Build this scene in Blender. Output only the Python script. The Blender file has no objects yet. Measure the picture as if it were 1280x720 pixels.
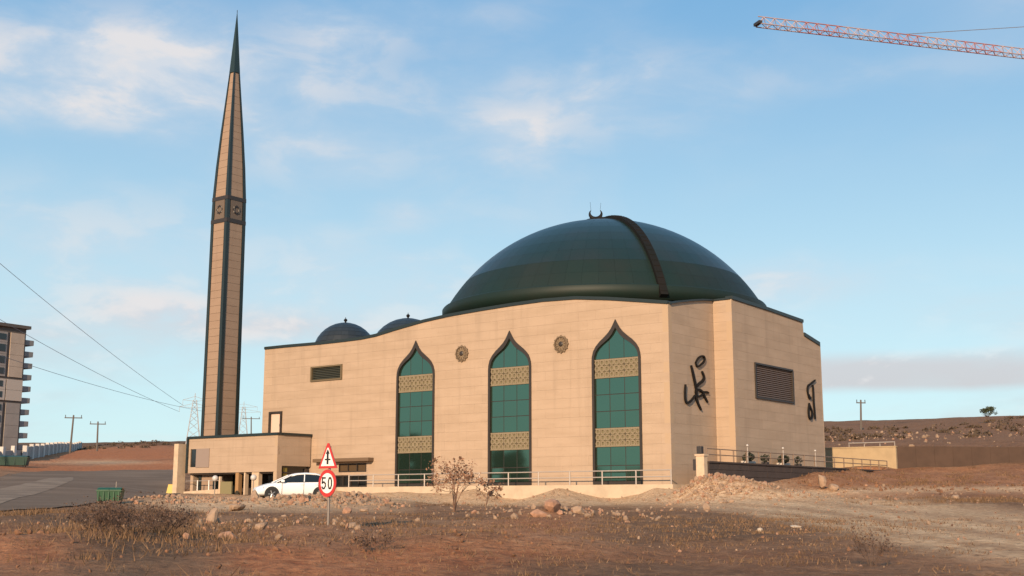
import bpy, bmesh, math, random
import numpy as np
from mathutils import Vector

random.seed(7)
RNG = np.random.default_rng(7)
S = bpy.context.scene
COL = S.collection

# ------------------------------------------------------------------ camera
EYE = 1.6
FPX, HZ = 1500.0, 625.0                 # focal length and horizon row for a 1280x720 frame
PITCH = math.atan((HZ - 360.0) / FPX)
CP, SP = math.cos(PITCH), math.sin(PITCH)
cam = bpy.data.objects.new('camera', bpy.data.cameras.new('camera'))
COL.objects.link(cam)
cam.location = (0, 0, EYE)
cam.rotation_euler = (math.pi / 2 + PITCH, 0, 0)
cam.data.sensor_width = 36.0
cam.data.lens = 36.0 * FPX / 1280.0
cam.data.clip_start = 0.2
cam.data.clip_end = 12000
S.camera = cam

# ------------------------------------------------------------------ sun, sky, exposure
SUN_EL = math.radians(19.0)
SUN_AZ = math.atan2(-0.298, -0.955)     # direction towards the sun, x = sin, y = cos
sun_dir = Vector((math.sin(SUN_AZ) * math.cos(SUN_EL), math.cos(SUN_AZ) * math.cos(SUN_EL), math.sin(SUN_EL)))
sd = bpy.data.lights.new('sun', 'SUN')
sd.energy = 4.8
sd.angle = math.radians(0.55)
sd.color = (1.0, 0.725, 0.47)
sun = bpy.data.objects.new('sun', sd)
COL.objects.link(sun)
sun.rotation_euler = sun_dir.to_track_quat('Z', 'Y').to_euler()
S.view_settings.view_transform = 'Standard'
S.view_settings.look = 'None'
S.view_settings.exposure = 0.35
S.view_settings.gamma = 1.0

W = bpy.data.worlds.new('World')
S.world = W
W.use_nodes = True
SKY_STRENGTH = 0.12


class NT:
    """tiny node-tree helper"""
    def __init__(self, tree):
        self.t = tree
        tree.nodes.clear()

    def n(self, typ, inputs=None, **props):
        nd = self.t.nodes.new(typ)
        for k, v in props.items():
            setattr(nd, k, v)
        if inputs:
            for k, v in inputs.items():
                self.set(nd.inputs[k], v)
        return nd

    def set(self, sock, v):
        if isinstance(v, bpy.types.NodeSocket):
            self.t.links.new(v, sock)
        else:
            sock.default_value = v

    def m(self, op, a, b=None, c=None):
        nd = self.t.nodes.new('ShaderNodeMath')
        nd.operation = op
        self.set(nd.inputs[0], a)
        if b is not None:
            self.set(nd.inputs[1], b)
        if c is not None:
            self.set(nd.inputs[2], c)
        return nd.outputs[0]

    def mix(self, f, a, b, blend='MIX'):
        nd = self.t.nodes.new('ShaderNodeMix')
        nd.data_type = 'RGBA'
        nd.blend_type = blend
        self.set(nd.inputs[0], f)
        self.set(nd.inputs[6], a)
        self.set(nd.inputs[7], b)
        return nd.outputs[2]

    def ramp(self, f, stops):
        nd = self.t.nodes.new('ShaderNodeMapRange')
        nd.interpolation_type = 'SMOOTHSTEP'
        self.set(nd.inputs[0], f)
        nd.inputs[1].default_value, nd.inputs[2].default_value = stops[0], stops[1]
        nd.inputs[3].default_value = stops[2] if len(stops) > 2 else 0.0
        nd.inputs[4].default_value = stops[3] if len(stops) > 3 else 1.0
        return nd.outputs[0]


def ray(px, py):
    u, v = (px - 640) / FPX, (360 - py) / FPX
    return np.array([u, CP - v * SP, SP + v * CP])


def build_world():
    N = NT(W.node_tree)
    sky = N.n('ShaderNodeTexSky', sky_type='NISHITA', sun_disc=False, sun_elevation=SUN_EL,
              sun_rotation=SUN_AZ, air_density=1.0, dust_density=0.6, ozone_density=2.0, altitude=300)
    tc = N.n('ShaderNodeTexCoord')
    sep = N.n('ShaderNodeSeparateXYZ', {0: tc.outputs['Generated']})
    x, y, z = sep.outputs
    az = N.m('ARCTAN2', x, y)
    el = N.m('ARCSINE', N.m('MINIMUM', N.m('MAXIMUM', z, -1.0), 1.0))
    # flat cloud layer seen in perspective: project directions on a plane overhead
    inv = N.m('DIVIDE', 1.0, N.m('ADD', N.m('MAXIMUM', z, 0.0), 0.16))
    comb = N.n('ShaderNodeCombineXYZ', {0: N.m('MULTIPLY', x, inv), 1: N.m('MULTIPLY', y, inv), 2: 0.0})
    wisp = N.n('ShaderNodeTexNoise', {'Vector': comb.outputs[0], 'Scale': 1.9, 'Detail': 7.0, 'Roughness': 0.55, 'Distortion': 0.5})
    wide = N.n('ShaderNodeTexNoise', {'Vector': comb.outputs[0], 'Scale': 0.75, 'Detail': 3.0, 'Roughness': 0.5})
    # angular noise that breaks up the single clouds
    ang = N.n('ShaderNodeCombineXYZ', {0: N.m('MULTIPLY', az, 1.0), 1: N.m('MULTIPLY', el, 2.2), 2: 3.7})
    puff = N.n('ShaderNodeTexNoise', {'Vector': ang.outputs[0], 'Scale': 13.0, 'Detail': 7.0, 'Roughness': 0.56, 'Distortion': 0.3})
    base = N.m('MULTIPLY', N.ramp(wide.outputs[0], (0.42, 0.66)), N.ramp(wisp.outputs[0], (0.40, 0.70)))
    cov = N.m('MULTIPLY', base, 0.45)
    pv = N.ramp(puff.outputs[0], (0.30, 0.66))
    # single clouds: direction (az, el in radians), size, weight
    blobs = []
    for (px, py, rx, ry, w) in [(60, 70, 210, 38, .65), (190, 72, 100, 52, .70), (430, 44, 80, 30, .55), (360, 105, 160, 34, .45),
                                (70, 135, 130, 22, .70), (370, 185, 120, 40, .45), (645, 178, 48, 28, .85), (700, 140, 170, 46, .32),
                                (498, 272, 30, 16, .80), (190, 385, 90, 26, .70), (340, 408, 110, 22, .70), (110, 300, 200, 60, .45),
                                (480, 350, 150, 40, .45), (990, 352, 110, 26, .62), (1040, 100, 260, 20, .12), (800, 90, 160, 30, .25),
                                (60, 420, 120, 40, .30), (930, 468, 200, 16, .5), (640, 420, 300, 40, .35),
                                (560, 20, 120, 20, .25), (1240, 390, 120, 20, .2)]:
        r = ray(px, py)
        a0, e0 = math.atan2(r[0], r[1]), math.atan2(r[2], math.hypot(r[0], r[1]))
        dx = N.m('DIVIDE', N.m('SUBTRACT', az, a0), rx / FPX)
        dy = N.m('DIVIDE', N.m('SUBTRACT', el, e0), ry / FPX)
        q = N.m('ADD', N.m('MULTIPLY', dx, dx), N.m('MULTIPLY', dy, dy))
        g = N.m('MULTIPLY', N.m('EXPONENT', N.m('MULTIPLY', q, -0.9)), w)
        blobs.append(g)
    tot = blobs[0]
    for g in blobs[1:]:
        tot = N.m('ADD', tot, g)
    tot = N.m('MULTIPLY', tot, N.m('ADD', N.m('MULTIPLY', pv, 0.75), 0.38))
    # long grey-mauve bank low over the right horizon
    r_ = ray(1150, 468)
    e0 = math.atan2(r_[2], math.hypot(r_[0], r_[1]))
    wob = N.n('ShaderNodeTexNoise', {'Vector': ang.outputs[0], 'Scale': 5.0, 'Detail': 4.0})
    bd = N.m('SUBTRACT', N.m('ADD', el, N.m('MULTIPLY', N.m('SUBTRACT', wob.outputs[0], 0.5), 0.022)), e0)
    bank = N.m('MULTIPLY', N.ramp(bd, (-0.017, -0.008)), N.ramp(bd, (0.004, 0.020, 1.0, 0.0)))
    bank = N.m('MULTIPLY', bank, N.ramp(az, (0.14, 0.28)))
    cov = N.m('MINIMUM', N.m('ADD', cov, N.m('ADD', tot, N.m('MULTIPLY', bank, 0.8))), 0.92)
    # cloud colour: warm white above, greyer lilac low down
    low = N.ramp(el, (0.06, 0.20))
    ccol = N.mix(low, (0.61, 0.61, 0.63, 1), (0.68, 0.72, 0.78, 1))
    ccol = N.mix(N.ramp(pv, (0.5, 1.0)), ccol, (0.80, 0.77, 0.77, 1))
    # clear sky: physical sky drives light, tinted a little; clouds lit by the same low sun
    s1 = N.n('ShaderNodeVectorMath', {0: sky.outputs[0], 'Scale': SKY_STRENGTH}, operation='SCALE')
    hz = N.ramp(el, (0.04, 0.46))
    grad = N.mix(hz, (0.63, 0.88, 0.94, 1), (0.20, 0.46, 0.76, 1))
    clear = N.mix(0.8, s1.outputs[0], grad)
    final = N.mix(cov, clear, ccol)
    bg = N.n('ShaderNodeBackground', {'Color': final, 'Strength': 0.80})
    out = N.n('ShaderNodeOutputWorld', {'Surface': bg.outputs[0]})


build_world()

# ------------------------------------------------------------------ materials
MATS = {}


def mat(name, col, rough=0.7, metal=0.0, spec=0.5, var=0.0, noise=0.0, nscale=3.0, bump=0.0, bscale=20.0, col2=None, stretch=None, coat=0.0):
    """principled material: per-piece tint (var), blotches (noise, towards col2) and fine relief (bump)"""
    if name in MATS:
        return MATS[name]
    m = bpy.data.materials.new(name)
    m.use_nodes = True
    N = NT(m.node_tree)
    c = (*col, 1.0)
    tc = N.n('ShaderNodeTexCoord')
    geo = N.n('ShaderNodeNewGeometry')
    vec = geo.outputs['Position']
    if stretch:
        mp = N.n('ShaderNodeMapping', {'Vector': vec, 'Scale': stretch})
        vec = mp.outputs[0]
    cs = c
    if name.endswith('limestone') or name == 'limestone cladding':
        mp2 = N.n('ShaderNodeMapping', {'Vector': geo.outputs['Position'], 'Scale': (1.3, 1.3, 0.09)})
        st = N.n('ShaderNodeTexNoise', {'Vector': mp2.outputs[0], 'Scale': 1.0, 'Detail': 5.0, 'Roughness': 0.6})
        cs = N.mix(N.m('MULTIPLY', N.ramp(st.outputs[0], (0.50, 0.72)), 0.30), cs, tuple(v * 0.62 for v in col) + (1.0,))
        c = cs
    if noise:
        nz = N.n('ShaderNodeTexNoise', {'Vector': vec, 'Scale': nscale, 'Detail': 6.0, 'Roughness': 0.6})
        f = N.m('MULTIPLY', N.ramp(nz.outputs[0], (0.35, 0.68)), noise)
        c2 = (*(col2 or tuple(v * 0.6 for v in col)), 1.0)
        cs = N.mix(f, c, c2)
    if var:
        rnd = N.m('ADD', N.m('MULTIPLY', geo.outputs['Random Per Island'], 2 * var), 1.0 - var)
        hs = N.n('ShaderNodeHueSaturation', {'Color': cs, 'Value': rnd})
        cs = hs.outputs[0]
    b = N.n('ShaderNodeBsdfPrincipled', {'Base Color': cs, 'Roughness': rough, 'Metallic': metal, 'Specular IOR Level': spec, 'Coat Weight': coat})
    if bump:
        bn = N.n('ShaderNodeTexNoise', {'Vector': vec, 'Scale': bscale, 'Detail': 5.0, 'Roughness': 0.65})
        bp = N.n('ShaderNodeBump', {'Height': bn.outputs[0], 'Strength': bump, 'Distance': 0.05})
        m.node_tree.links.new(bp.outputs[0], b.inputs['Normal'])
    N.n('ShaderNodeOutputMaterial', {'Surface': b.outputs[0]})
    MATS[name] = m
    return m


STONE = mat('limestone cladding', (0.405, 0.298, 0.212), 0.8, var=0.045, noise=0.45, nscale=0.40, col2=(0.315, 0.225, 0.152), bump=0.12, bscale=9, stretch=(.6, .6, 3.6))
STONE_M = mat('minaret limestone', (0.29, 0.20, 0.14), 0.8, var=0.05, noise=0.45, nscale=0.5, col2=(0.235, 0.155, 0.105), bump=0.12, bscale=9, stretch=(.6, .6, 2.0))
STONE_B = mat('limestone backing', (0.40, 0.29, 0.195), 0.9)
PIER = mat('pale pier stone', (0.56, 0.42, 0.29), 0.8, noise=0.4, nscale=2)
COPING = mat('dark green coping metal', (0.014, 0.022, 0.022), 0.45, spec=0.5)
FRAME = mat('bronze window frame', (0.030, 0.022, 0.017), 0.5)
GLASS = mat('green reflective glass', (0.090, 0.168, 0.125), 0.05, metal=0.88, spec=0.6, var=0.10)
DGLASS = mat('dark glass', (0.012, 0.014, 0.015), 0.08, spec=0.6)
LATT = mat('ochre lattice', (0.225, 0.18, 0.115), 0.75, noise=0.4, nscale=4, col2=(0.165, 0.128, 0.078))
LATTB = mat('lattice backing', (0.16, 0.135, 0.075), 0.6)
DOME = mat('dark green dome metal', (0.011, 0.024, 0.019), 0.34, metal=0.15, spec=0.5, var=0.03, noise=0.7, nscale=0.14, col2=(0.024, 0.026, 0.020))
DOMEB = mat('darker green dome skirt', (0.008, 0.020, 0.015), 0.55, metal=0.0, spec=0.3, var=0.06, noise=0.6, nscale=0.12, col2=(0.020, 0.020, 0.014))
LEAD = mat('dark lead sheet', (0.026, 0.032, 0.037), 0.45, metal=0.2, var=0.12)
RUSTY = mat('rusty brown steel', (0.010, 0.011, 0.010), 0.75, spec=0.12, noise=0.5, nscale=0.5, col2=(0.020, 0.012, 0.009))
BLACKM = mat('black letter metal', (0.010, 0.009, 0.009), 0.6, spec=0.15)
BRONZE = mat('bronze louvre', (0.11, 0.075, 0.055), 0.6)
RAIL = mat('galvanised rail', (0.42, 0.37, 0.33), 0.45, metal=0.3)
WHITE = mat('white paint', (0.78, 0.76, 0.72), 0.5)
CARW = mat('white car paint', (0.80, 0.79, 0.78), 0.3, spec=0.5, coat=0.5)
RUBBER = mat('tyre rubber', (0.018, 0.018, 0.018), 0.85)
ALLOY = mat('grey alloy', (0.32, 0.32, 0.33), 0.4, metal=0.7)
REDL = mat('red lens', (0.35, 0.02, 0.015), 0.25)
CLEARL = mat('clear lens', (0.6, 0.62, 0.65), 0.15)
BLACKP = mat('black plastic', (0.02, 0.02, 0.02), 0.5)
SIGNW = mat('sign white', (0.78, 0.77, 0.74), 0.55)
SIGNR = mat('sign red', (0.50, 0.035, 0.03), 0.5)
SIGNK = mat('sign black', (0.012, 0.012, 0.012), 0.6)
STEEL = mat('grey steel post', (0.20, 0.17, 0.15), 0.5, metal=0.3)
GREENB = mat('green container paint', (0.014, 0.075, 0.030), 0.5, noise=0.4, nscale=4)
DGREEN = mat('dark green dumpster paint', (0.012, 0.045, 0.032), 0.5)
WIRE = mat('cable', (0.16, 0.17, 0.19), 0.6)
PYLON = mat('pylon steel', (0.30, 0.31, 0.33), 0.6)
WOODP = mat('weathered pole wood', (0.12, 0.10, 0.085), 0.85)
CRANER = mat('red crane paint', (0.33, 0.135, 0.13), 0.6)
CRANEW = mat('pale crane paint', (0.36, 0.27, 0.28), 0.6)
DARKBOX = mat('dark box', (0.03, 0.025, 0.025), 0.6)
YWALL = mat('yellow plaster', (0.42, 0.315, 0.19), 0.85, noise=0.35, nscale=1.0)
BWALL = mat('brown plaster', (0.080, 0.048, 0.033), 0.9, noise=0.5, nscale=0.8, bump=0.3)
CONC = mat('pale concrete', (0.50, 0.40, 0.29), 0.85, noise=0.4, nscale=1.2, bump=0.2)
DWALL = mat('dark basalt wall', (0.060, 0.042, 0.036), 0.9, noise=0.5, nscale=1.0, var=0.12)
ASPH = mat('asphalt', (0.135, 0.090, 0.060), 0.92, spec=0.2, noise=0.8, nscale=0.22, col2=(0.21, 0.145, 0.10), bump=0.5, bscale=10, stretch=(.45, 1.0, 1.0))
APT_P = mat('beige apartment panel', (0.42, 0.335, 0.265), 0.8, noise=0.3, nscale=0.4)
APT_G = mat('grey apartment panel', (0.27, 0.24, 0.22), 0.8, noise=0.3, nscale=0.4)
APT_W = mat('off white apartment panel', (0.42, 0.36, 0.31), 0.8)
APT_D = mat('dark brown apartment frame', (0.095, 0.075, 0.062), 0.7)
BALC = mat('balcony grey', (0.20, 0.19, 0.185), 0.7)
FENCEW = mat('white fence wall', (0.56, 0.52, 0.48), 0.8, noise=0.3, nscale=1)
WALL_SHADE = mat('grey wall shadow', (0.26, 0.20, 0.17), 0.9)  # tone of the cast shadow painted on the annex front
ORANGEW = mat('ochre timber', (0.33, 0.19, 0.085), 0.7)
OLIVE = mat('olive panel', (0.20, 0.17, 0.085), 0.8)
LAMPG = mat('opal lamp globe', (0.50, 0.48, 0.46), 0.3)
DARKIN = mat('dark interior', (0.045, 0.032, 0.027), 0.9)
SHRUB = mat('dark shrub leaf', (0.030, 0.034, 0.020), 0.8, var=0.3)
TWIG = mat('dry twig', (0.105, 0.062, 0.042), 0.9, var=0.3)
TWIGL = mat('pale dry thistle', (0.25, 0.135, 0.082), 0.9, var=0.25)
DGRASS = mat('dry grass', (0.165, 0.095, 0.048), 0.9, var=0.45)
ROCK = mat('limestone rock', (0.31, 0.21, 0.14), 0.9, noise=0.6, nscale=5, col2=(0.22, 0.14, 0.09), bump=0.5, bscale=14, var=0.18)
ROCKR = mat('reddish rock', (0.36, 0.20, 0.125), 0.9, noise=0.6, nscale=5, col2=(0.20, 0.105, 0.065), bump=0.5, bscale=14, var=0.15)
LEAF = mat('tree leaf', (0.045, 0.055, 0.022), 0.8, var=0.35)
BARK = mat('bark', (0.10, 0.07, 0.05), 0.9)
ROOF = mat('roof felt', (0.12, 0.11, 0.10), 0.9)
YELLOWP = mat('yellow paint', (0.55, 0.38, 0.08), 0.6)

# ------------------------------------------------------------------ mesh helpers


class MB:
    def __init__(self):
        self.v, self.f, self.mi = [], [], []

    def add(self, vs, fs, mi=0):
        o = len(self.v)
        self.v += [tuple(map(float, p)) for p in vs]
        self.f += [tuple(i + o for i in f) for f in fs]
        self.mi += [mi] * len(fs)
        return self

    def hexa(self, p, mi=0):
        """eight corners: bottom loop 0-3, top loop 4-7"""
        return self.add(p, [(3, 2, 1, 0), (4, 5, 6, 7), (0, 1, 5, 4), (1, 2, 6, 5), (2, 3, 7, 6), (3, 0, 4, 7)], mi)

    def box(self, c, size, ax=None, mi=0):
        """box centred at c; ax = (u, v, w) axes"""
        c = np.array(c, float)
        u, v, w = [np.array(a, float) for a in (ax or ((1, 0, 0), (0, 1, 0), (0, 0, 1)))]
        hx, hy, hz = size[0] / 2, size[1] / 2, size[2] / 2
        P = [c + u * a * hx + v * b * hy + w * e * hz for e in (-1, 1) for a, b in ((-1, -1), (1, -1), (1, 1), (-1, 1))]
        return self.hexa(P, mi)

    def bar(self, a, b, r, r2=None, k=6, mi=0):
        a, b = np.array(a, float), np.array(b, float)
        t = b - a
        L = np.linalg.norm(t)
        if L < 1e-6:
            return self
        t /= L
        h = np.array([0, 0, 1.0]) if abs(t[2]) < 0.9 else np.array([1.0, 0, 0])
        u = np.cross(t, h); u /= np.linalg.norm(u)
        w = np.cross(t, u)
        r2 = r if r2 is None else r2
        vs = []
        for q, rr in ((a, r), (b, r2)):
            for i in range(k):
                an = 2 * math.pi * (i + .5) / k
                vs.append(q + (u * math.cos(an) + w * math.sin(an)) * rr)
        fs = [(i, (i + 1) % k, k + (i + 1) % k, k + i) for i in range(k)]
        fs += [tuple(range(k))[::-1], tuple(range(k, 2 * k))]
        return self.add(vs, fs, mi)

    def tube(self, pts, r, k=6):
        for a, b in zip(pts[:-1], pts[1:]):
            self.bar(a, b, r, k=k)
        return self

    def lathe(self, c, prof, k=24, axis=None, mi=0):
        """prof: (radius, height) list, around axis (default z)"""
        c = np.array(c, float)
        if axis is None:
            u, v, w = np.eye(3)
        else:
            w = np.array(axis, float); w /= np.linalg.norm(w)
            h = np.array([0, 0, 1.0]) if abs(w[2]) < .9 else np.array([1.0, 0, 0])
            u = np.cross(w, h); u /= np.linalg.norm(u); v = np.cross(w, u)
        vs, fs = [], []
        for r, z in prof:
            for i in range(k):
                a = 2 * math.pi * i / k
                vs.append(c + u * r * math.cos(a) + v * r * math.sin(a) + w * z)
        for j in range(len(prof) - 1):
            for i in range(k):
                fs.append((j * k + i, j * k + (i + 1) % k, (j + 1) * k + (i + 1) % k, (j + 1) * k + i))
        fs.append(tuple(range(k))[::-1])
        fs.append(tuple((len(prof) - 1) * k + i for i in range(k)))
        return self.add(vs, fs, mi)

    def prism(self, poly, off):
        """closed 3-D polygon extruded by vector off"""
        off = np.array(off, float)
        nn = len(poly)
        vs = [np.array(p, float) for p in poly] + [np.array(p, float) + off for p in poly]
        fs = [tuple(range(nn))[::-1], tuple(range(nn, 2 * nn))]
        fs += [(i, (i + 1) % nn, nn + (i + 1) % nn, nn + i) for i in range(nn)]
        return self.add(vs, fs)

    def build(self, name, m, parent=None, smooth=False, kind=None, fix=True, bevel=0):
        V = np.array(self.v, float)
        c = (V.min(0) + V.max(0)) / 2
        if parent is None:
            c[2] = V[:, 2].min()
        me = bpy.data.meshes.new(name)
        me.from_pydata((V - c).tolist(), [], self.f)
        ms = m if isinstance(m, (list, tuple)) else [m]
        for q in ms:
            me.materials.append(q)
        if len(ms) > 1:
            me.polygons.foreach_set('material_index', self.mi)
        if fix:
            bm = bmesh.new(); bm.from_mesh(me)
            bmesh.ops.recalc_face_normals(bm, faces=bm.faces)
            bm.to_mesh(me); bm.free()
        if smooth:
            me.polygons.foreach_set('use_smooth', [True] * len(me.polygons))
        o = bpy.data.objects.new(name, me)
        COL.objects.link(o)
        o.location = Vector(c) - wloc(parent)
        if parent is not None:
            o.parent = parent
        if kind:
            o['kind'] = kind
        if bevel:
            b = o.modifiers.new('bevel', 'BEVEL'); b.width = bevel; b.segments = 2; b.limit_method = 'ANGLE'
        return o


def wloc(o):
    v = Vector((0, 0, 0))
    while o is not None:
        v = v + Vector(o.location)
        o = o.parent
    return v


def tag(o, label=None, cat=None, group=None, kind=None):
    if label: o['label'] = label
    if cat: o['category'] = cat
    if group: o['group'] = group
    if kind: o['kind'] = kind
    return o


def empty(name, loc, label, cat, group=None):
    o = bpy.data.objects.new(name, None)
    COL.objects.link(o)
    o.location = [float(v) for v in loc]
    o.empty_display_size = 0.3
    return tag(o, label, cat, group)


def at(px, py, Y):
    r = ray(px, py)
    p = r * (Y / r[1])
    p[2] += EYE
    return p


def on_plane(px, py, P, nrm):
    r = ray(px, py)
    o = np.array([0, 0, EYE])
    q = np.array([P[0], P[1], 0.0]); nn = np.array([nrm[0], nrm[1], 0.0])
    return o + r * (((q - o) @ nn) / (r @ nn))


def project(x, y, z):
    D = y * CP + (z - EYE) * SP
    D = np.where(np.abs(D) < 1e-3, 1e-3, D)
    return 640 + FPX * x / D, 360 - FPX * (-y * SP + (z - EYE) * CP) / D


# ------------------------------------------------------------------ building frame
AZF = math.radians(52.7)
DV = np.array([-math.sin(AZF), math.cos(AZF), 0.0])      # along the main front, towards its far left end
NV = np.array([math.cos(AZF), math.sin(AZF), 0.0])       # into the building
CC = np.array([11.19, 85.0, 0.0])                        # right front corner
ZV = np.array([0, 0, 1.0])


def P(s, n, z=0.0):
    return CC + DV * s + NV * n + ZV * z


# ------------------------------------------------------------------ terrain
def vnoise(x, y, seed=0):
    xi, yi = np.floor(x).astype(int), np.floor(y).astype(int)
    xf, yf = x - xi, y - yi
    u, v = xf * xf * (3 - 2 * xf), yf * yf * (3 - 2 * yf)

    def h(a, b):
        k = (a * 374761393 + b * 668265263 + seed * 1442695) & 0xffffffff
        k = ((k ^ (k >> 13)) * 1274126177) & 0xffffffff
        return ((k ^ (k >> 16)) & 0xffff) / 65535.0
    return (h(xi, yi) * (1 - u) + h(xi + 1, yi) * u) * (1 - v) + (h(xi, yi + 1) * (1 - u) + h(xi + 1, yi + 1) * u) * v


def fbm(x, y, o=4, seed=0):
    t, a = 0, 0.5
    for i in range(o):
        t = t + a * (vnoise(x * 2 ** i, y * 2 ** i, seed + i) - 0.5)
        a *= 0.55
    return t


ctrl = []
for (px, py, Y) in [(-200, 730, 14), (100, 730, 15), (400, 728, 16), (640, 728, 16), (900, 728, 16), (1200, 728, 16), (1450, 728, 14),
                    (0, 690, 22), (200, 690, 22), (400, 690, 23), (640, 690, 23), (860, 692, 24), (1100, 690, 24), (1280, 690, 24),
                    (0, 660, 31), (200, 662, 30), (410, 661, 30), (640, 660, 31), (900, 662, 31), (1100, 662, 32), (1280, 664, 32),
                    (0, 642, 46), (120, 641, 46), (200, 641, 45), (400, 643, 44), (640, 640, 48), (860, 640, 50), (1060, 642, 48), (1280, 645, 46),
                    (450, 631, 82), (560, 630, 86), (637, 629.5, 86), (772, 629, 81), (850, 629, 76), (950, 632, 66),
                    (0, 623, 68), (-200, 622, 70), (120, 625, 70), (0, 612, 95), (-250, 608, 100), (120, 614, 98), (60, 600, 120), (0, 602, 118), (120, 601, 122), (220, 603, 122), (45, 590, 142), (120, 588, 151), (220, 587, 153), (-200, 588, 140),
                    (220, 617, 104), (180, 622, 80), (250, 629, 60), (340, 626.5, 66.5), (400, 624, 68), (320, 630, 62), (460, 620, 80),
                    (100, 578, 172), (220, 576, 180), (0, 584, 146), (-200, 578, 160), (100, 563, 260), (180, 558, 310), (20, 571, 190), (-200, 563, 240), (40, 571, 300),
                    (100, 556, 420), (-300, 556, 420), (400, 550, 420), (250, 560, 290),
                    (1120, 629, 76), (1280, 636, 64), (1100, 606, 97), (1280, 606, 95), (1020, 612, 88), (1200, 588, 111), (1120, 588, 111), (1350, 588, 111), (1450, 606, 95), (1450, 640, 60),
                    (1150, 556, 128), (1280, 553, 128), (1060, 556, 132), (1400, 550, 128),
                    (1060, 548, 170), (1280, 541, 170), (1050, 536, 225), (1150, 536, 215), (1230, 528, 205), (1290, 525, 205), (1400, 518, 215), (900, 530, 260), (600, 540, 320)]:
    p = at(px, py, Y); ctrl.append((p[0], p[1], p[2]))
for (s, n, z) in [(0, -2.2, 2.45), (8, -2.2, 2.4), (16, -2.2, 2.4), (24, -2.2, 2.35), (30, -3, 2.2), (36, -5, 2.0), (40, -6, 1.95), (46, -6.2, 1.95), (51, -5, 2.1),
                  (-3.6, -1.5, 2.85), (-3.8, 4, 2.65), (-3.8, 10, 3.15), (-3.8, 16, 3.75), (-3.8, 24, 4.1), (-3.8, 32, 4.2),
                  (10, 15, 2.0), (25, 15, 2.0), (40, 15, 2.4), (54, 4, 2.6), (52, 20, 4.0), (20, 40, 4.6), (5, 38, 4.4)]:
    p = P(s, n, z); ctrl.append(tuple(p))
for (x, y, z) in [(0, 0, -.1), (-30, 0, 0), (30, 0, 0), (0, 7, .1), (-12, 8, .3), (12, 8, .3), (0, -40, 0), (-60, -40, 0), (60, -40, 0), (-70, 10, .8), (70, 20, 1.0), (-120, 60, 3.0), (-150, 0, 2), (0, -300, 2), (-300, 0, 6), (300, 0, 8),
                  (-300, -300, 4), (300, -300, 4), (0, 900, 40), (-400, 900, 40), (400, 900, 45), (-900, 300, 30), (900, 300, 40), (-900, -900, 5), (900, -900, 5), (0, 2400, 90), (-2400, 0, 30), (2400, 0, 40), (0, -2400, 5)]:
    ctrl.append((x, y, z))
ctrl = np.array(ctrl)


def warp(x, y):
    r = np.hypot(x, y) + 1e-6
    w = np.log1p(r / 14.0) / r * 1.0
    return np.stack([x * w * 1.6, y * w], -1)


Q = warp(ctrl[:, 0], ctrl[:, 1])


def kern(r):
    return r


_D = np.linalg.norm(Q[:, None] - Q[None], axis=-1)
_n = len(ctrl)
_A = np.zeros((_n + 3, _n + 3))
_A[:_n, :_n] = kern(_D) + np.eye(_n) * 0.0015
_A[:_n, _n] = 1; _A[:_n, _n + 1:] = Q
_A[_n, :_n] = 1; _A[_n + 1:, :_n] = Q.T
_w = np.linalg.solve(_A, np.concatenate([ctrl[:, 2], np.zeros(3)]))
# lumps of earth and rubble: px, depth, radius x, radius y, height
LUMPS = []
for (px, Y, rx, ry, h) in [(385, 58, 4.0, 2.4, 0.30), (330, 56, 2.2, 2.0, 0.14), (440, 60, 2.3, 2.2, 0.28), (255, 64, 4.0, 3.0, 0.16), (200, 66, 2.6, 3.0, 0.16),
                           (903, 77, 2.6, 2.4, .58), (950, 75, 2.6, 2.2, 0.50), (868, 78, 1.6, 2.0, .42),
                           (680, 42, 1.2, 1.6, 0.28), (560, 23, 2.2, 2.0, 0.26), (700, 24, 1.8, 1.6, 0.18), (40, 21, 1.8, 1.8, 0.30), (160, 24, 2.2, 1.5, 0.22), (330, 21, 1.6, 1.6, .20),
                           (400, 28, 1.6, 1.5, 0.18), (1020, 85, 3, 1.5, .35), (1130, 74, 4.5, 1.6, .28), (1250, 66, 4.5, 1.6, .28), (160, 330, 13, 12, 0.9), (185, 325, 7, 10, .5)]:
    p = at(px, 640, Y)
    LUMPS.append((p[0], Y, rx, ry, h))


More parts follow.
